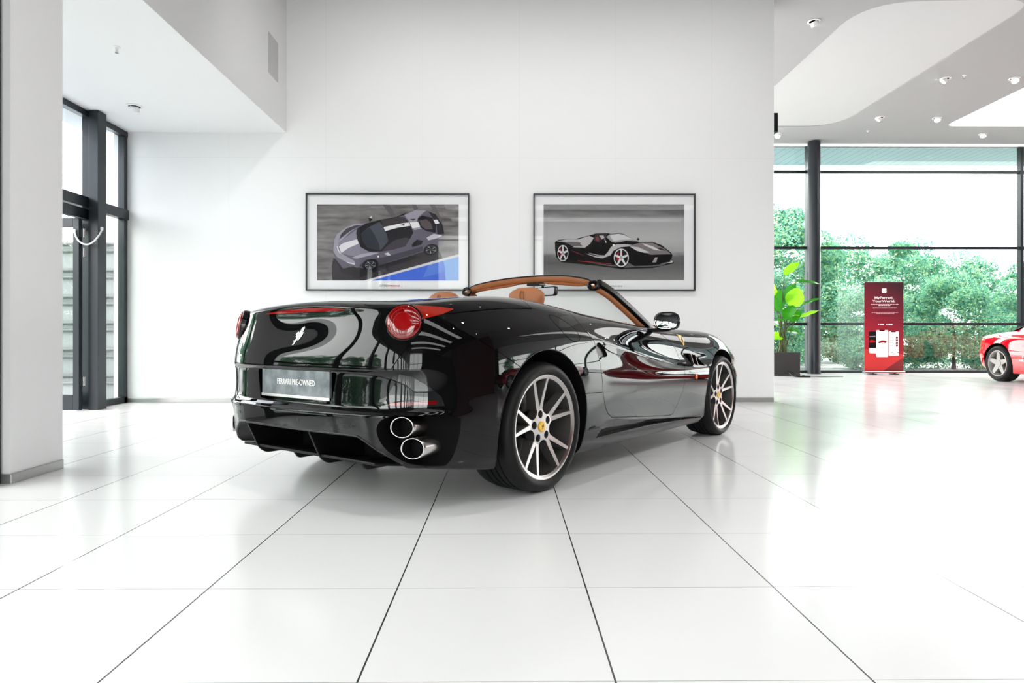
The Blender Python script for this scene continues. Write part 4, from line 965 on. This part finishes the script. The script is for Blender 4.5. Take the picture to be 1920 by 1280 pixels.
for c_, wx in (((750, 850), 0), ((1432, 680), 0)):
    for k in range(5):
        t = 2 * PI * k / 5 + .3; A1.append(((170, 172, 184), [(c_[0] + 8 * math.cos(t + 1.2), c_[1] + 6 * math.sin(t + 1.2)), (c_[0] + 58 * math.cos(t), c_[1] + 40 * math.sin(t)), (c_[0] + 58 * math.cos(t + .16), c_[1] + 40 * math.sin(t + .16))]))
flat('print', A1, P, p1)
p2 = picture(.352, 2.405, 1.411, 2.640, 0, 0, 0, 0, 'framed monochrome photo of a black open sports car with silver wheels')
P = picmap(990, 355, 6.0, p2)
A2 = [('sky_print', [(175, 168), (1758, 168), (1758, 1020), (175, 1020)]),
 ((30, 28, 28), [(320, 770), (480, 790), (900, 860), (1100, 880), (1500, 860), (1630, 800), (1640, 830), (1400, 885), (1050, 895), (700, 850), (380, 820)]),
 ((20, 18, 19), [(303, 592), (340, 568), (430, 556), (520, 560), (700, 515), (760, 496), (900, 492), (930, 500), (1020, 490), (1080, 505), (1180, 560), (1250, 592), (1400, 590), (1500, 625), (1610, 710), (1625, 740), (1612, 790), (1638, 800), (1620, 822), (1400, 855), (1200, 862), (1120, 820), (960, 850), (560, 812), (460, 800), (350, 780), (318, 760), (305, 680)]),
 ((176, 172, 172), [(325, 585), (430, 560), (560, 562), (690, 522), (740, 545), (700, 610), (640, 655), (500, 650), (600, 600), (420, 590)]),
 ((100, 96, 97), [(380, 590), (560, 590), (620, 640), (500, 640), (450, 610)]),
 ((60, 52, 54), [(740, 555), (760, 505), (890, 500), (870, 560), (860, 600), (800, 600), (750, 580)]), ((130, 60, 60), [(760, 540), (790, 530), (800, 570), (770, 580)]), ((176, 172, 174), [(800, 520), (850, 518), (860, 545), (830, 560)]),
 ((150, 148, 150), [(880, 535), (920, 505), (1020, 497), (1090, 515), (1230, 585), (1100, 580), (980, 600), (940, 590)]), ((200, 198, 200), [(920, 520), (1020, 500), (1080, 515), (1180, 562), (1060, 566), (960, 580)]),
 ((26, 24, 25), [(800, 590), (830, 565), (872, 575), (862, 603), (815, 606)]), ((205, 203, 205), [(860, 552), (885, 598), (870, 600)]),
 ((178, 174, 176), [(900, 700), (930, 650), (990, 620), (1080, 615), (1180, 625), (1250, 640), (1150, 640), (1040, 650), (960, 690), (930, 740), (840, 775), (760, 765), (640, 720), (780, 755), (860, 745)]),
 ((8, 8, 8), [(680, 650), (760, 635), (920, 650), (900, 700), (860, 735), (760, 730), (690, 715)]), ((150, 146, 148), [(680, 712), (800, 738), (870, 742), (800, 750), (700, 726)]),
 ((120, 112, 114), [(1130, 635), (1260, 600), (1400, 600), (1540, 670), (1610, 728), (1380, 735), (1260, 700)]), ((190, 186, 188), [(1140, 640), (1240, 650), (1370, 710), (1300, 712), (1220, 690)]), ((60, 52, 54), [(1420, 655), (1500, 660), (1560, 690), (1470, 680)]), ((196, 192, 194), [(1280, 605), (1400, 640), (1500, 690), (1420, 680), (1310, 630)]),
 ((14, 13, 14), [(1180, 740), (1380, 745), (1610, 745), (1610, 800), (1420, 820), (1200, 840)]), ((150, 146, 148), [(1395, 822), (1430, 765), (1455, 765), (1440, 820)]), ((186, 182, 184), [(1600, 795), (1636, 806), (1620, 824), (1480, 838), (1600, 815)]),
 ((165, 60, 64), [(560, 802), (940, 836), (940, 842), (560, 808)]), ((150, 54, 58), [(466, 680), (560, 715), (650, 752), (556, 720)]), ((26, 24, 25), [(1220, 565), (1235, 542), (1256, 560), (1240, 574)]), ((225, 222, 214), EL(963, 628, 14, 12))]
for cx_, cy_, rx, ry in ((392, 718, 66, 100), (1047, 770, 92, 112)):
    A2 += [((10, 10, 10), EL(cx_, cy_, rx, ry, 32)), ((196, 194, 196), EL(cx_, cy_, rx * .92, ry * .92, 32)), ((30, 26, 26), EL(cx_, cy_, rx * .80, ry * .80, 32)), ((176, 30, 34), [(cx_ - rx * .5, cy_ - ry * .4), (cx_ - rx * .3, cy_ - ry * .55), (cx_ - rx * .35, cy_ + ry * .4), (cx_ - rx * .55, cy_ + ry * .2)])]
    for k in range(5):
        t = -PI / 2 + 2 * PI * k / 5; q = lambda r, a: (cx_ + rx * r * math.cos(a), cy_ + ry * r * math.sin(a))
        A2.append(((205, 203, 205), [q(.2, t - .7), q(.88, t - .10), q(.88, t + .10), q(.2, t + .7)]))
    A2.append(((150, 148, 150), EL(cx_, cy_, rx * .16, ry * .16)))
flat('print', A2, P, p2)
def text_mesh(o):
    bpy.context.view_layer.update(); dg = bpy.context.evaluated_depsgraph_get(); me = bpy.data.meshes.new_from_object(o.evaluated_get(dg)); 
    n = bpy.data.objects.new(o.name + '_m', me); C.objects.link(n); n.matrix_local = o.matrix_local.copy(); n.parent = o.parent; n.matrix_local = o.matrix_basis.copy()
    nm = o.name; bpy.data.objects.remove(o); n.name = nm.split('.')[0]; return n
M['grey_ink'] = mat('grey_lettering', (.35, .35, .36), .5); M['red_ink'] = mat('red_lettering', (.45, .02, .03), .5)
def wtxt(name, body, px, py, size, Y, mt, par, **k):
    X, Z = wallpt(px, py, Y); return text(name, body, size, (X - par.location.x, Y - par.location.y, Z - par.location.z), (PI / 2, 0, 0), mt, par, **k)
wtxt('caption', 'SF90', 718.5, 535.6, .040, 8.643, 'grey_ink', p1, sx=1.5, shear=.3, bold=.001)
wtxt('caption', 'STRADALE', 738.5, 535.6, .026, 8.643, 'red_ink', p1, sx=1.15, shear=.3, bold=.001)
wtxt('caption', 'LaFerrari Aperta', 1156, 536.0, .026, 8.643, 'black_ink', p2, sx=.8, shear=.5)
# ------------------------------------------------------------------ roll-up banner
M['banner_red'] = mat('banner_print', (.3, .02, .03), .45, 0, .4)
def banner_mat():
    n, l, b = nodes_of(M['banner_red']); g = n.new('ShaderNodeTexCoord'); s = n.new('ShaderNodeSeparateXYZ'); l.new(g.outputs['Object'], s.inputs[0])
    a = n.new('ShaderNodeMath'); a.operation = 'MULTIPLY_ADD'; l.new(s.outputs[0], a.inputs[0]); a.inputs[1].default_value = .6; l.new(s.outputs[2], a.inputs[2])
    r = n.new('ShaderNodeValToRGB'); e = r.color_ramp.elements; e[0].position = .25; e[0].color = (.42, .015, .03, 1); e[1].position = 1.0; e[1].color = (.045, .012, .02, 1); q = e.new(.6); q.color = (.22, .012, .028, 1)
    d = n.new('ShaderNodeMath'); d.operation = 'DIVIDE'; d.inputs[1].default_value = 2.1; l.new(a.outputs[0], d.inputs[0]); l.new(d.outputs[0], r.inputs[0]); l.new(r.outputs[0], b.inputs['Base Color'])
banner_mat(); M['banner_back'] = mat('banner_white_back', (.85, .87, .88), .6)
bn = empty('roll_up_banner', (8.185, 14.7, 0)); tag(bn, 'tall red roll-up banner showing three phones in front of the window', 'banner')
mb = MB(); mb.box(-.425, .425, -.0, .002, .07, 1.985); mb.build('banner_sheet', 'banner_red', bn)
mb = MB(); mb.box(-.425, .425, .0025, .0035, .07, 1.985); mb.build('banner_back', 'banner_back', bn)
mb = MB(); mb.prism(rounded([(-.07, .022), (.07, .022), (.06, .075), (-.06, .075)], .015), lambda u, v, w: (w, u, v), -.435, .435); base_ = mb.build('banner_base', 'steel', bn, 40)
for x in (-.25, .22):
    mb = MB(); mb.box(x - .02, x + .02, -.16, .16, 0, .02); mb.build('foot', 'satin', bn, None, .004)
mb = MB(); mb.box(-.43, .43, -.008, .010, 1.98, 2.003); mb.build('top_rail', 'steel', bn, None, .002)
mb = MB(); mb.tube([(0, .03, .05), (0, .03, 1.99)], .008, 8); mb.build('pole', 'steel', bn)
def PB(x, y, z):     # crop coordinates of the banner: 6.74 px per photo px
    X, Z = wallpt(1610 + x / 6.74, 520 + y / 6.74, 14.7); return (X - 8.185, -z, Z)
def rr(x0, y0, x1, y1, r): return rounded([(x0, y0), (x1, y0), (x1, y1), (x0, y1)], r, 4)
BA = [((205, 62, 62), [(70, 905), (215, 915), (562, 975), (562, 1185), (70, 1185)]), ((132, 52, 54), [(300, 1185), (562, 1010), (562, 1185)]),
      ((240, 238, 238), rr(291, 137, 352, 195, 14)), ((24, 22, 24), rr(128, 682, 240, 955, 14)), ((235, 234, 236), [(130, 893), (236, 893), (236, 962), (140, 957), (130, 945)]), ((176, 26, 34), [(135, 800), (160, 785), (210, 800), (210, 820), (140, 825)]), ((150, 150, 154), [(134, 742), (210, 738), (210, 750), (134, 754)]),
      ((240, 240, 242), rr(380, 682, 506, 988, 14)), ((20, 20, 22), [(403, 681), (470, 681), (462, 692), (410, 692)]),
      ((246, 246, 248), rr(218, 664, 372, 1005, 18)), ((20, 20, 22), [(255, 663), (330, 663), (322, 678), (264, 678)]),
      ((150, 28, 36), [(238, 818), (262, 806), (290, 793), (325, 795), (350, 806), (348, 822), (300, 824), (250, 828)]), ((40, 20, 24), [(275, 800), (320, 797), (318, 803), (280, 806)]), ((20, 20, 22), EL(262, 824, 8, 8, 10)), ((20, 20, 22), EL(330, 822, 8, 8, 10)),
      ((70, 70, 74), [(400, 943), (430, 936), (442, 944), (402, 948)]), ((70, 70, 74), [(470, 950), (504, 942), (504, 952)])]
for k in range(4): BA.append(((110, 30, 38), rr(468, 748 + 34 * k, 490, 770 + 34 * k, 4)))
for k in range(5): BA.append(((190, 190, 194), [(386, 720 + 34 * k), (440, 720 + 34 * k), (440, 724 + 34 * k), (386, 724 + 34 * k)]))
for y in (752, 885, 955): BA.append(((200, 200, 204), [(250, y), (330, y), (330, y + 4), (250, y + 4)]))
for x0, x1, y in ((148, 490, 337), (238, 392, 351), (168, 464, 383), (150, 482, 441), (205, 428, 453)):
    x = x0; random.seed(y)
    while x < x1:      # lines of tiny unreadable type
        w = random.uniform(12, 34); BA.append(((238, 226, 228) if y < 400 else (208, 160, 166), [(x, y), (min(x + w, x1), y), (min(x + w, x1), y + 8), (x, y + 8)])); x += w + 5
for x0, x1 in ((228, 240), (250, 298), (328, 340), (352, 406)): BA.append(((230, 224, 226), rr(x0, 588, x1, 602, 3)))
flat('banner_print', BA, PB, bn, .0008)
horse('banner_emblem', PB(321, 166, .004 + .0008 * len(BA)), (1, 0, 0), (0, 0, 1), (0, -1, 0), .048, .0005, 'black_ink', bn)
text('banner_title', 'MyFerrari,', .068, PB(318, 256, .002), (PI / 2, 0, 0), 'white_ink', bn, sx=1.45, bold=.0016, ext=.001)
text('banner_title', 'YourWorld.', .068, PB(318, 300, .002), (PI / 2, 0, 0), 'white_ink', bn, sx=1.45, bold=.0016, ext=.001)
# ------------------------------------------------------------------ plant
pt = empty('potted_plant', (5.86, 14.42, 0)); tag(pt, 'tall broad-leaved plant in a square anthracite planter by the window', 'plant')
mb = MB(); mb.box(-.27, .27, -.27, .27, 0, .49); mb.build('planter', 'pot', pt, None, .006)
mb = MB(); mb.box(-.25, .25, -.25, .25, .47, .492); mb.build('soil', mat('soil', (.03, .02, .012), .9), pt)
def leaf_mesh(L, W, bend, fold=.10, n=9):
    vs = []; fs = []
    for i in range(n + 1):
        f = i / n; w = W * math.sin(PI * min(1, f * .94 + .06)) ** .65 * (1 - .25 * f); x = L * f * (1 - .12 * bend * f); z = -bend * L * .5 * f * f
        for j, q in enumerate((-1, -.5, 0, .5, 1)): vs.append((x, w * q, z + abs(q) * fold * w * 2 + .01 * math.sin(i * 1.7 + j)))
    for i in range(n):
        for j in range(4): a = i * 5 + j; fs.append((a, a + 1, a + 6, a + 5))
    return vs, fs
random.seed(5)
# (tip/base positions): base on stem, leaf direction and size
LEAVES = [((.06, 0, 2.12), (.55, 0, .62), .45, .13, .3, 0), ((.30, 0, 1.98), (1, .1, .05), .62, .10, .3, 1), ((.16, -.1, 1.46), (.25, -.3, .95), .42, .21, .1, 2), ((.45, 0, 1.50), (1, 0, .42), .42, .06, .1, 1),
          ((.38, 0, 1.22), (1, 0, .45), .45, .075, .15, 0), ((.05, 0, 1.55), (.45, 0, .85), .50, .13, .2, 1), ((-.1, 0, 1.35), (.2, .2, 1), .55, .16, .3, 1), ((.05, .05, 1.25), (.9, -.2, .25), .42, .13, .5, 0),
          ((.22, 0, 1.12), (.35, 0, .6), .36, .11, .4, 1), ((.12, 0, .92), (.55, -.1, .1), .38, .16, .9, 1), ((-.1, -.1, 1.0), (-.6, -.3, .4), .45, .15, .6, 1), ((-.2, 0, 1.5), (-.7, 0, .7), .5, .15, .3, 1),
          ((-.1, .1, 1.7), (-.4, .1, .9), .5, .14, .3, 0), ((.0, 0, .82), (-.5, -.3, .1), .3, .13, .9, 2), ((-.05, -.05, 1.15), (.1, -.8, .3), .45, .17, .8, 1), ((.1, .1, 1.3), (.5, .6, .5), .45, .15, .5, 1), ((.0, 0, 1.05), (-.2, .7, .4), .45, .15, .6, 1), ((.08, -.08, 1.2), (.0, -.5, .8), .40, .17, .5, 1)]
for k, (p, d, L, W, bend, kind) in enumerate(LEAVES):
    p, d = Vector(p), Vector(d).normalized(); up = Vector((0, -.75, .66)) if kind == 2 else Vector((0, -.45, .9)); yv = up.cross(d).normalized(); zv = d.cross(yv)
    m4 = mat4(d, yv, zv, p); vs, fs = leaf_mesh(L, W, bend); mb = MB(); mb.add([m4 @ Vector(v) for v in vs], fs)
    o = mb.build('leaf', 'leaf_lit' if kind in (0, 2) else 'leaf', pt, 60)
    b0 = Vector((random.uniform(-.09, .09), random.uniform(-.09, .09), .48)); mid = b0.lerp(p, .6) + Vector((-d.x * .05, -d.y * .05, .1))
    mb = MB(); mb.tube(poly_spline([tuple(b0), tuple(mid), tuple(p)], 5), [.014 - .009 * i / 10 for i in range(11)], 7); mb.build('stem', 'stem', pt, 60)
cb = empty('power_cable', (5.86, 13.9, 0)); tag(cb, 'thin power lead with adapter lying by the planter', 'cable')
mb = MB(); mb.tube(poly_spline([(.35, .2, .006), (.12, .15, .07), (-.02, .12, .12), (-.08, -.0, .09), (-.02, -.2, .006), (.25, -.16, .006), (.32, .1, .006), (.5, -.14, .006), (.75, -.1, .006), (1.02, -.05, .006)], 6), .006, 6); mb.build('lead', 'satin', cb, 60)
mb = MB(); mb.box(.0, .26, -.24, -.17, 0, .035); mb.build('adapter', 'satin', cb, None, .006)
# ------------------------------------------------------------------ red cars
M['red_paint'] = mat('red_paint', (0.60, 0.003, 0.012), 0.03, 0, .5, 1.0)
M['silver_wheel'] = mat('silver_wheel_paint', (.34, .33, .32), .35, .3)
def red_car(loc, rz, lab):
    r = empty('red_car', loc, rz); tag(r, lab, 'car', 'red sports cars parked in the showroom')
    plan = [(-.75, 0), (-.745, .35), (-.72, .62), (-.66, .80), (-.52, .89), (-.3, .93), (0, .95), (.35, .945), (.8, .92), (1.3, .91), (1.8, .92), (2.2, .935), (2.5, .93), (2.8, .88), (3.1, .78), (3.35, .58), (3.45, .3), (3.48, 0)]
    rings = [({0: .40}, {0: .32, 4: .22, 17: .14}), ({0: .10, 4: .05, 17: .1}, {0: .30, 4: .26, 6: .16, 17: .15}), ({0: .04, 4: .02, 17: .03}, {0: .42, 4: .42, 6: .30, 17: .25}),
             ({0: -.02, 3: -.01, 4: .0, 17: 0}, {0: .53, 4: .53, 8: .50, 17: .40}), ({0: .03, 4: .02, 8: .02, 17: .06}, {0: .58, 4: .60, 8: .62, 17: .48}), ({0: .03, 4: .03, 8: .045, 17: .2}, {0: .76, 4: .78, 6: .82, 8: .78, 11: .70, 14: .62, 17: .54}),
             ({0: .06, 4: .10, 6: .14, 8: .12, 17: .5}, {0: .825, 4: .84, 6: .90, 8: .86, 11: .78, 14: .66, 17: .58}), ({0: .25, 4: .30, 6: .34, 8: .28, 17: .8}, {0: .85, 4: .86, 6: .93, 8: .90, 11: .80, 14: .70, 17: .62})]
    spine = {-.4: .86, .2: .93, .9: .92, 1.6: .88, 2.4: .78, 3.1: .66}
    me = lump(plan, rings, [(6, 0, 4, .8), (3, 0, 5, .6), (4, 0, 5, .4), (1, 0, 17, .5)], spine, (-.3, 2.9), 2); me.materials.append(M['red_paint'])
    cm = cutmesh([(circle(x, .33, .375, 40), sideP, s * .55, s * 1.2) for s in (-1, 1) for x in (0, 2.45)], 'liner'); me = boolean(me, cm, 'DIFFERENCE')
    o = link('body', me, r); me.shade_smooth(); me.set_sharp_from_angle(angle=math.radians(35))
    # cabin
    mb = MB(); rows = [[(-.25, .86, .55), (.5, .88, .70), (1.3, .86, .72), (2.0, .80, .60)], [(.30, 1.10, .40), (.60, 1.17, .48), (1.05, 1.17, .50), (1.30, 1.12, .46)]]
    pts = [[(x, s * y, z) for s in (-1, 1) for x, z, y in (row if s < 0 else row[::-1])] for row in rows]
    n = 8; vs = pts[0] + pts[1]; mb.add(vs, [(i, (i + 1) % n, n + (i + 1) % n, n + i) for i in range(n)] + [tuple(range(n, 2 * n))]); 
    cab = mb.build('cabin', ['red_paint'], r, 50, .04, seg=4)
    for s in (-1, 1):
        mb = MB(); mb.prism([(.62, .90), (1.75, .86), (1.28, 1.10), (.72, 1.12)], lambda u, v, w: (u, s * (w - (v - .86) * .80), v), .705, .725); mb.build('side_window', 'satin', cab)
    mb = MB(); mb.prism([(-.56, .88), (.56, .88), (.44, 1.10), (-.44, 1.10)], lambda u, v, w: (-.22 + (v - .88) * 2.4 + w, u, v + .01), 0, .02); mb.build('rear_window', 'satin', cab)
    for s in (-1, 1):
        mb = MB(); mb.lathe([(.0, 0), (.055, 0), (.055, .03), (0, .04)], 24, mat4((0, 1, 0), (0, 0, 1), (-1, 0, 0), (-.735, s * .60, .70))); mb.build('tail_lamp', 'red_lens2', r, 40)
        for x in (0, 2.45):
            m4 = mat4((1, 0, 0), (0, 0, 1), (0, s, 0), (x, s * .925, .33)); mb = MB(); R0 = .235
            mb.lathe([(R0, -.02), (R0 + .006, .0), (R0 + .05, .006), (.318, -.015), (.33, -.04), (.33, -.22), (.24, -.235)], 48, m4, 0, cap=False); w = mb.build('wheel', 'rubber', r, 40)
            mb = MB(); mb.lathe([(R0 + .002, -.004), (R0 - .012, -.002), (R0 - .03, -.03), (R0 - .035, -.12), (0, -.125)], 48, m4, 0, cap=False); mb.build('rim', ['silver_wheel'], w, 40)
            mb = MB()
            for k in range(5):
                a = PI / 2 + 2 * PI * k / 5; e = Vector((math.cos(a), math.sin(a), 0)); t = Vector((-math.sin(a), math.cos(a), 0)); f4 = []
                for rr_, hw, h in ((.02, .045, -.03), (.10, .045, -.028), (.225, .028, -.02)):
                    for q, hh in ((-1, 0), (1, 0), (1, -.05), (-1, -.05)): f4.append(m4 @ (e * rr_ + t * hw * q + Vector((0, 0, h + hh))))
                mb.add(f4, [(i + 4 * j, (i + 1) % 4 + 4 * j, (i + 1) % 4 + 4 + 4 * j, i + 4 + 4 * j) for j in range(2) for i in range(4)] + [(8, 9, 10, 11)], 0)
            mb.lathe([(0, -.018), (.06, -.02), (.065, -.03)], 24, m4, 0); mb.build('spokes', ['silver_wheel'], w, 30)
            mb = MB(); a_ = [2 * PI * k / 5 + PI / 2 + PI / 5 for k in range(5)]
            for a in a_:
                c0 = Vector((.135 * math.cos(a), .135 * math.sin(a), -.10)); mb.lathe([(0, 0), (.058, 0), (.058, -.01)], 20, m4 @ Matrix.Translation(c0))
            mb.build('wheel_openings', 'liner', w)
    text('door_lettering', 'FERRARI', .055, (.62, -.925, .40), (PI / 2, 0, 0), 'white_ink', r, sx=.9)
    horse('door_emblem', (.62, -.925, .47), (1, 0, 0), (0, 0, 1), (0, -1, 0), .07, .003, 'white_ink', r)
    return r
rc = red_car((9.97, 12.50, 0), math.radians(-89), 'red sports car with silver five-spoke wheel, cut off by the right edge')
for x, y, a, lab in ((12.0, 4.3, 62, 'second red sports car, standing out of view to the right, mirrored in the black paint'), (13.6, 8.6, 40, 'third red sports car, parked out of view between the other red cars')):
    c_ = copy_tree(rc); c_.location = (x, y, 0); c_.rotation_euler = (0, 0, math.radians(a)); c_['label'] = lab
# ------------------------------------------------------------------ outside
mb = MB(); mb.box(-60, 70, -60, 70, -.6, -.16); struct('ground', mb, 'asphalt').name = 'ground'
mb = MB(); mb.box(2, 26, 15.45, 17.15, 5.12, 5.3); so = struct('roof_overhang', mb, 'soffit')
n, l, b = nodes_of(M['soffit']); g = n.new('ShaderNodeNewGeometry'); sp_ = n.new('ShaderNodeSeparateXYZ'); l.new(g.outputs['Position'], sp_.inputs[0])
fr_ = n.new('ShaderNodeMath'); fr_.operation = 'PINGPONG'; fr_.inputs[1].default_value = .10; l.new(sp_.outputs[0], fr_.inputs[0]); lt = n.new('ShaderNodeMath'); lt.operation = 'LESS_THAN'; lt.inputs[1].default_value = .006; l.new(fr_.outputs[0], lt.inputs[0])
mx = n.new('ShaderNodeMix'); mx.data_type = 'RGBA'; mx.inputs['A'].default_value = (.36, .50, .54, 1); mx.inputs['B'].default_value = (.12, .18, .2, 1); l.new(lt.outputs[0], mx.inputs['Factor']); l.new(mx.outputs['Result'], b.inputs['Base Color'])
M['fol'] = [mat('tree_leaves_a', (.085, .25, .185), .6), mat('tree_leaves_b', (.16, .36, .22), .6), mat('tree_leaves_c', (.30, .46, .22), .6), mat('tree_leaves_d', (.035, .15, .125), .6)]
for m_ in M['fol']:
    n, l, b = nodes_of(m_); o = [x for x in n if x.type == 'OUTPUT_MATERIAL'][0]; c0 = b.inputs['Base Color'].default_value[:3]
    tr = n.new('ShaderNodeBsdfTranslucent'); tr.inputs['Color'].default_value = (*[min(1, v * 1.6) for v in c0], 1); mx = n.new('ShaderNodeMixShader'); mx.inputs[0].default_value = .35
    l.new(b.outputs[0], mx.inputs[1]); l.new(tr.outputs[0], mx.inputs[2]); l.new(mx.outputs[0], o.inputs['Surface'])
M['bark'] = mat('bark', (.06, .045, .035), .8)
def tree_proto(seed, H, Rw, nleaf, z0=.3):
    random.seed(seed); r = empty('tree', (0, 0, 0))
    mb = MB(); tips = []; 
    def branch(p, d, L, rad, dep):
        q = p + d * L; mb.tube([p, (p + q) / 2 + Vector((random.uniform(-.04, .04) * L, random.uniform(-.04, .04) * L, 0)), q], [rad, rad * .8, rad * .6], 6)
        if dep == 0: tips.append(q); return
        for _ in range(3 if dep > 1 else 2):
            nd = (d * .7 + Vector((random.uniform(-1, 1), random.uniform(-1, 1), random.uniform(-.1, .7))) * .75).normalized(); branch(q, nd, L * .66, rad * .6, dep - 1)
    branch(Vector((0, 0, -.3)), Vector((0, 0, 1)), H * .30, .12, 3)
    mb.build('trunk', 'bark', r)
    cl = []
    for _ in range(34):
        f = random.random(); z = z0 + (H - z0) * f; rr0 = Rw * math.sin(PI * min(.97, .18 + .78 * f)) ** .7 * random.uniform(.55, 1.0); a = random.uniform(0, 2 * PI)
        cl.append((Vector((rr0 * math.cos(a), rr0 * math.sin(a), z)), random.uniform(.45, .95)))
    mb = MB(); 
    for _ in range(nleaf):
        c, R = random.choice(cl); v = Vector((random.gauss(0, 1), random.gauss(0, 1), random.gauss(0, 1))).normalized() * R * random.uniform(.65, 1.05); v.z *= .7
        p = c + v; s_ = random.uniform(.032, .072); u = Vector((random.gauss(0, 1), random.gauss(0, 1), random.gauss(0, .6))).normalized(); w = u.orthogonal().normalized(); w = (w * math.cos(1) + u.cross(w) * math.sin(1))
        mi = random.choices((0, 1, 2, 3), (4, 4, 2, 2))[0]
        mb.add([p - u * s_, p + w * s_ * .6, p + u * s_, p - w * s_ * .6], [(0, 1, 2, 3)], mi)
    mb.build('foliage', M['fol'], r, fix=False); return r
prot = [tree_proto(11, 6.2, 2.1, 36000), tree_proto(23, 5.2, 2.0, 32000), tree_proto(37, 4.4, 1.9, 28000)]
T = [(6.5, 24.5, 0, 1.0, 'leafy tree behind the planter left of the steel column'), (9.8, 24.0, 1, 1.02, 'leafy tree just right of the steel column, reaching above the upper rail'), (12.4, 25.5, 2, 1.02, 'leafy tree right behind the red banner'), (14.9, 25.0, 1, .84, 'leafy tree between the banner and the gap of sky'),
     (17.6, 26.0, 2, .90, 'tree behind the red car at the right'), (20.5, 25.5, 1, .83, 'tree at the right edge beyond the last mullion'), (8.0, 20.5, 2, .66, 'low bush outside left of the banner'), (11.0, 20.0, 2, .60, 'low bush outside behind the banner foot'), (13.2, 20.0, 2, .62, 'low bush outside right of the banner'), (15.6, 20.5, 2, .58, 'low bush outside behind the red car tail'), (4.2, 25.0, 0, .97, 'tree behind the planter, half hidden by the white wall'),
     (18.5, 21.0, 2, .6, 'low bush outside beyond the red car')]
LT = [(-12, 9, 1), (-12, 3.5, 2), (-12.5, -.5, 2), (-12.5, -5.5, 0), (-16, 12, 0), (-15, 6, 1), (-17, 1.5, 0), (-16, -3.5, 1), (-17, -8, 0), (-13, 17, 2), (30, 12, 0), (30, 7, 1), (30, 2, 0)]
used = set()
for k, (x, y, pi_, s_, lab) in enumerate(T + [(a, b_, c_, .8, 'tree outside the side windows, mirrored in the car %s' % ('left' if a < 0 else 'right')) for a, b_, c_ in LT]):
    o = prot[pi_] if pi_ not in used else copy_tree(prot[pi_]); used.add(pi_)
    o.location = (x, y, -.3); o.rotation_euler = (0, 0, k * 2.3); o.scale = (s_,) * 3; tag(o, lab, 'tree', 'trees and bushes outside the glazing')
LTL = ['nearest beyond the pillar', 'nearest beside the camera', 'nearest behind the camera', 'nearest toward the rear', 'farthest rear', 'ahead of the pillar', 'level with the camera', 'just behind the camera', 'well behind the camera', 'beyond the alcove door', 'by the far right corner', 'in the middle of the right side', 'nearest on the right side']
for o in [o for o in bpy.data.objects if o.name.startswith('tree') and 'mirrored' in str(o.get('label', ''))]:
    i = min(range(len(LT)), key=lambda j: (o.location.x - LT[j][0]) ** 2 + (o.location.y - LT[j][1]) ** 2); o['label'] = 'tree outside the side windows, ' + LTL[i]
# white slatted screen outside the alcove door
sc = empty('slatted_screen', (-6.4, 9.6, 0)); tag(sc, 'pale ribbed screen wall outside the alcove window', 'screen')
M['screen'] = mat('pale_screen', (.20, .215, .22), .5); M['rail'] = mat('screen_rail', (.10, .108, .11), .4, .0)
mb = MB(); mb.box(-1.15, 1.55, .05, .09, -.1, 2.15); mb.build('screen_panel', 'screen', sc)
for k in range(6):
    for dz in (0, .10):
        z = .18 + .37 * k + dz; mb = MB(); mb.tube([(-1.15, .02, z), (1.55, .02, z)], .024, 10); mb.build('screen_rail', 'rail', sc, 60)
# ------------------------------------------------------------------ light and camera
w = bpy.data.worlds.new('overcast_sky'); bpy.context.scene.world = w; w.use_nodes = True
bg = w.node_tree.nodes['Background']; bg.inputs['Color'].default_value = (1.0, .965, .955, 1); bg.inputs['Strength'].default_value = 4.8
cam = bpy.data.cameras.new('camera'); co = bpy.data.objects.new('camera', cam); C.objects.link(co); cam.sensor_width = 36; cam.lens = 24; cam.shift_y = -12 / 1920
co.location = (0, 0, .85); co.rotation_euler = (PI / 2, 0, -math.atan(12 / 1280)); sc_ = bpy.context.scene; sc_.camera = co
cam.clip_start = .02; cam.clip_end = 300
sc_.view_settings.view_transform = 'Standard'; sc_.view_settings.look = 'None'; sc_.view_settings.gamma = 1; sc_.view_settings.exposure = 1.06
sc_.view_settings.use_curve_mapping = False
sc_.cycles.max_bounces = 10; sc_.cycles.diffuse_bounces = 6; sc_.cycles.glossy_bounces = 6; sc_.cycles.transparent_max_bounces = 16; sc_.cycles.use_denoising = True
sc_.cycles.caustics_reflective = False; sc_.cycles.sample_clamp_indirect = 8
for o in list(bpy.data.objects):
    if o.type == 'FONT': text_mesh(o)
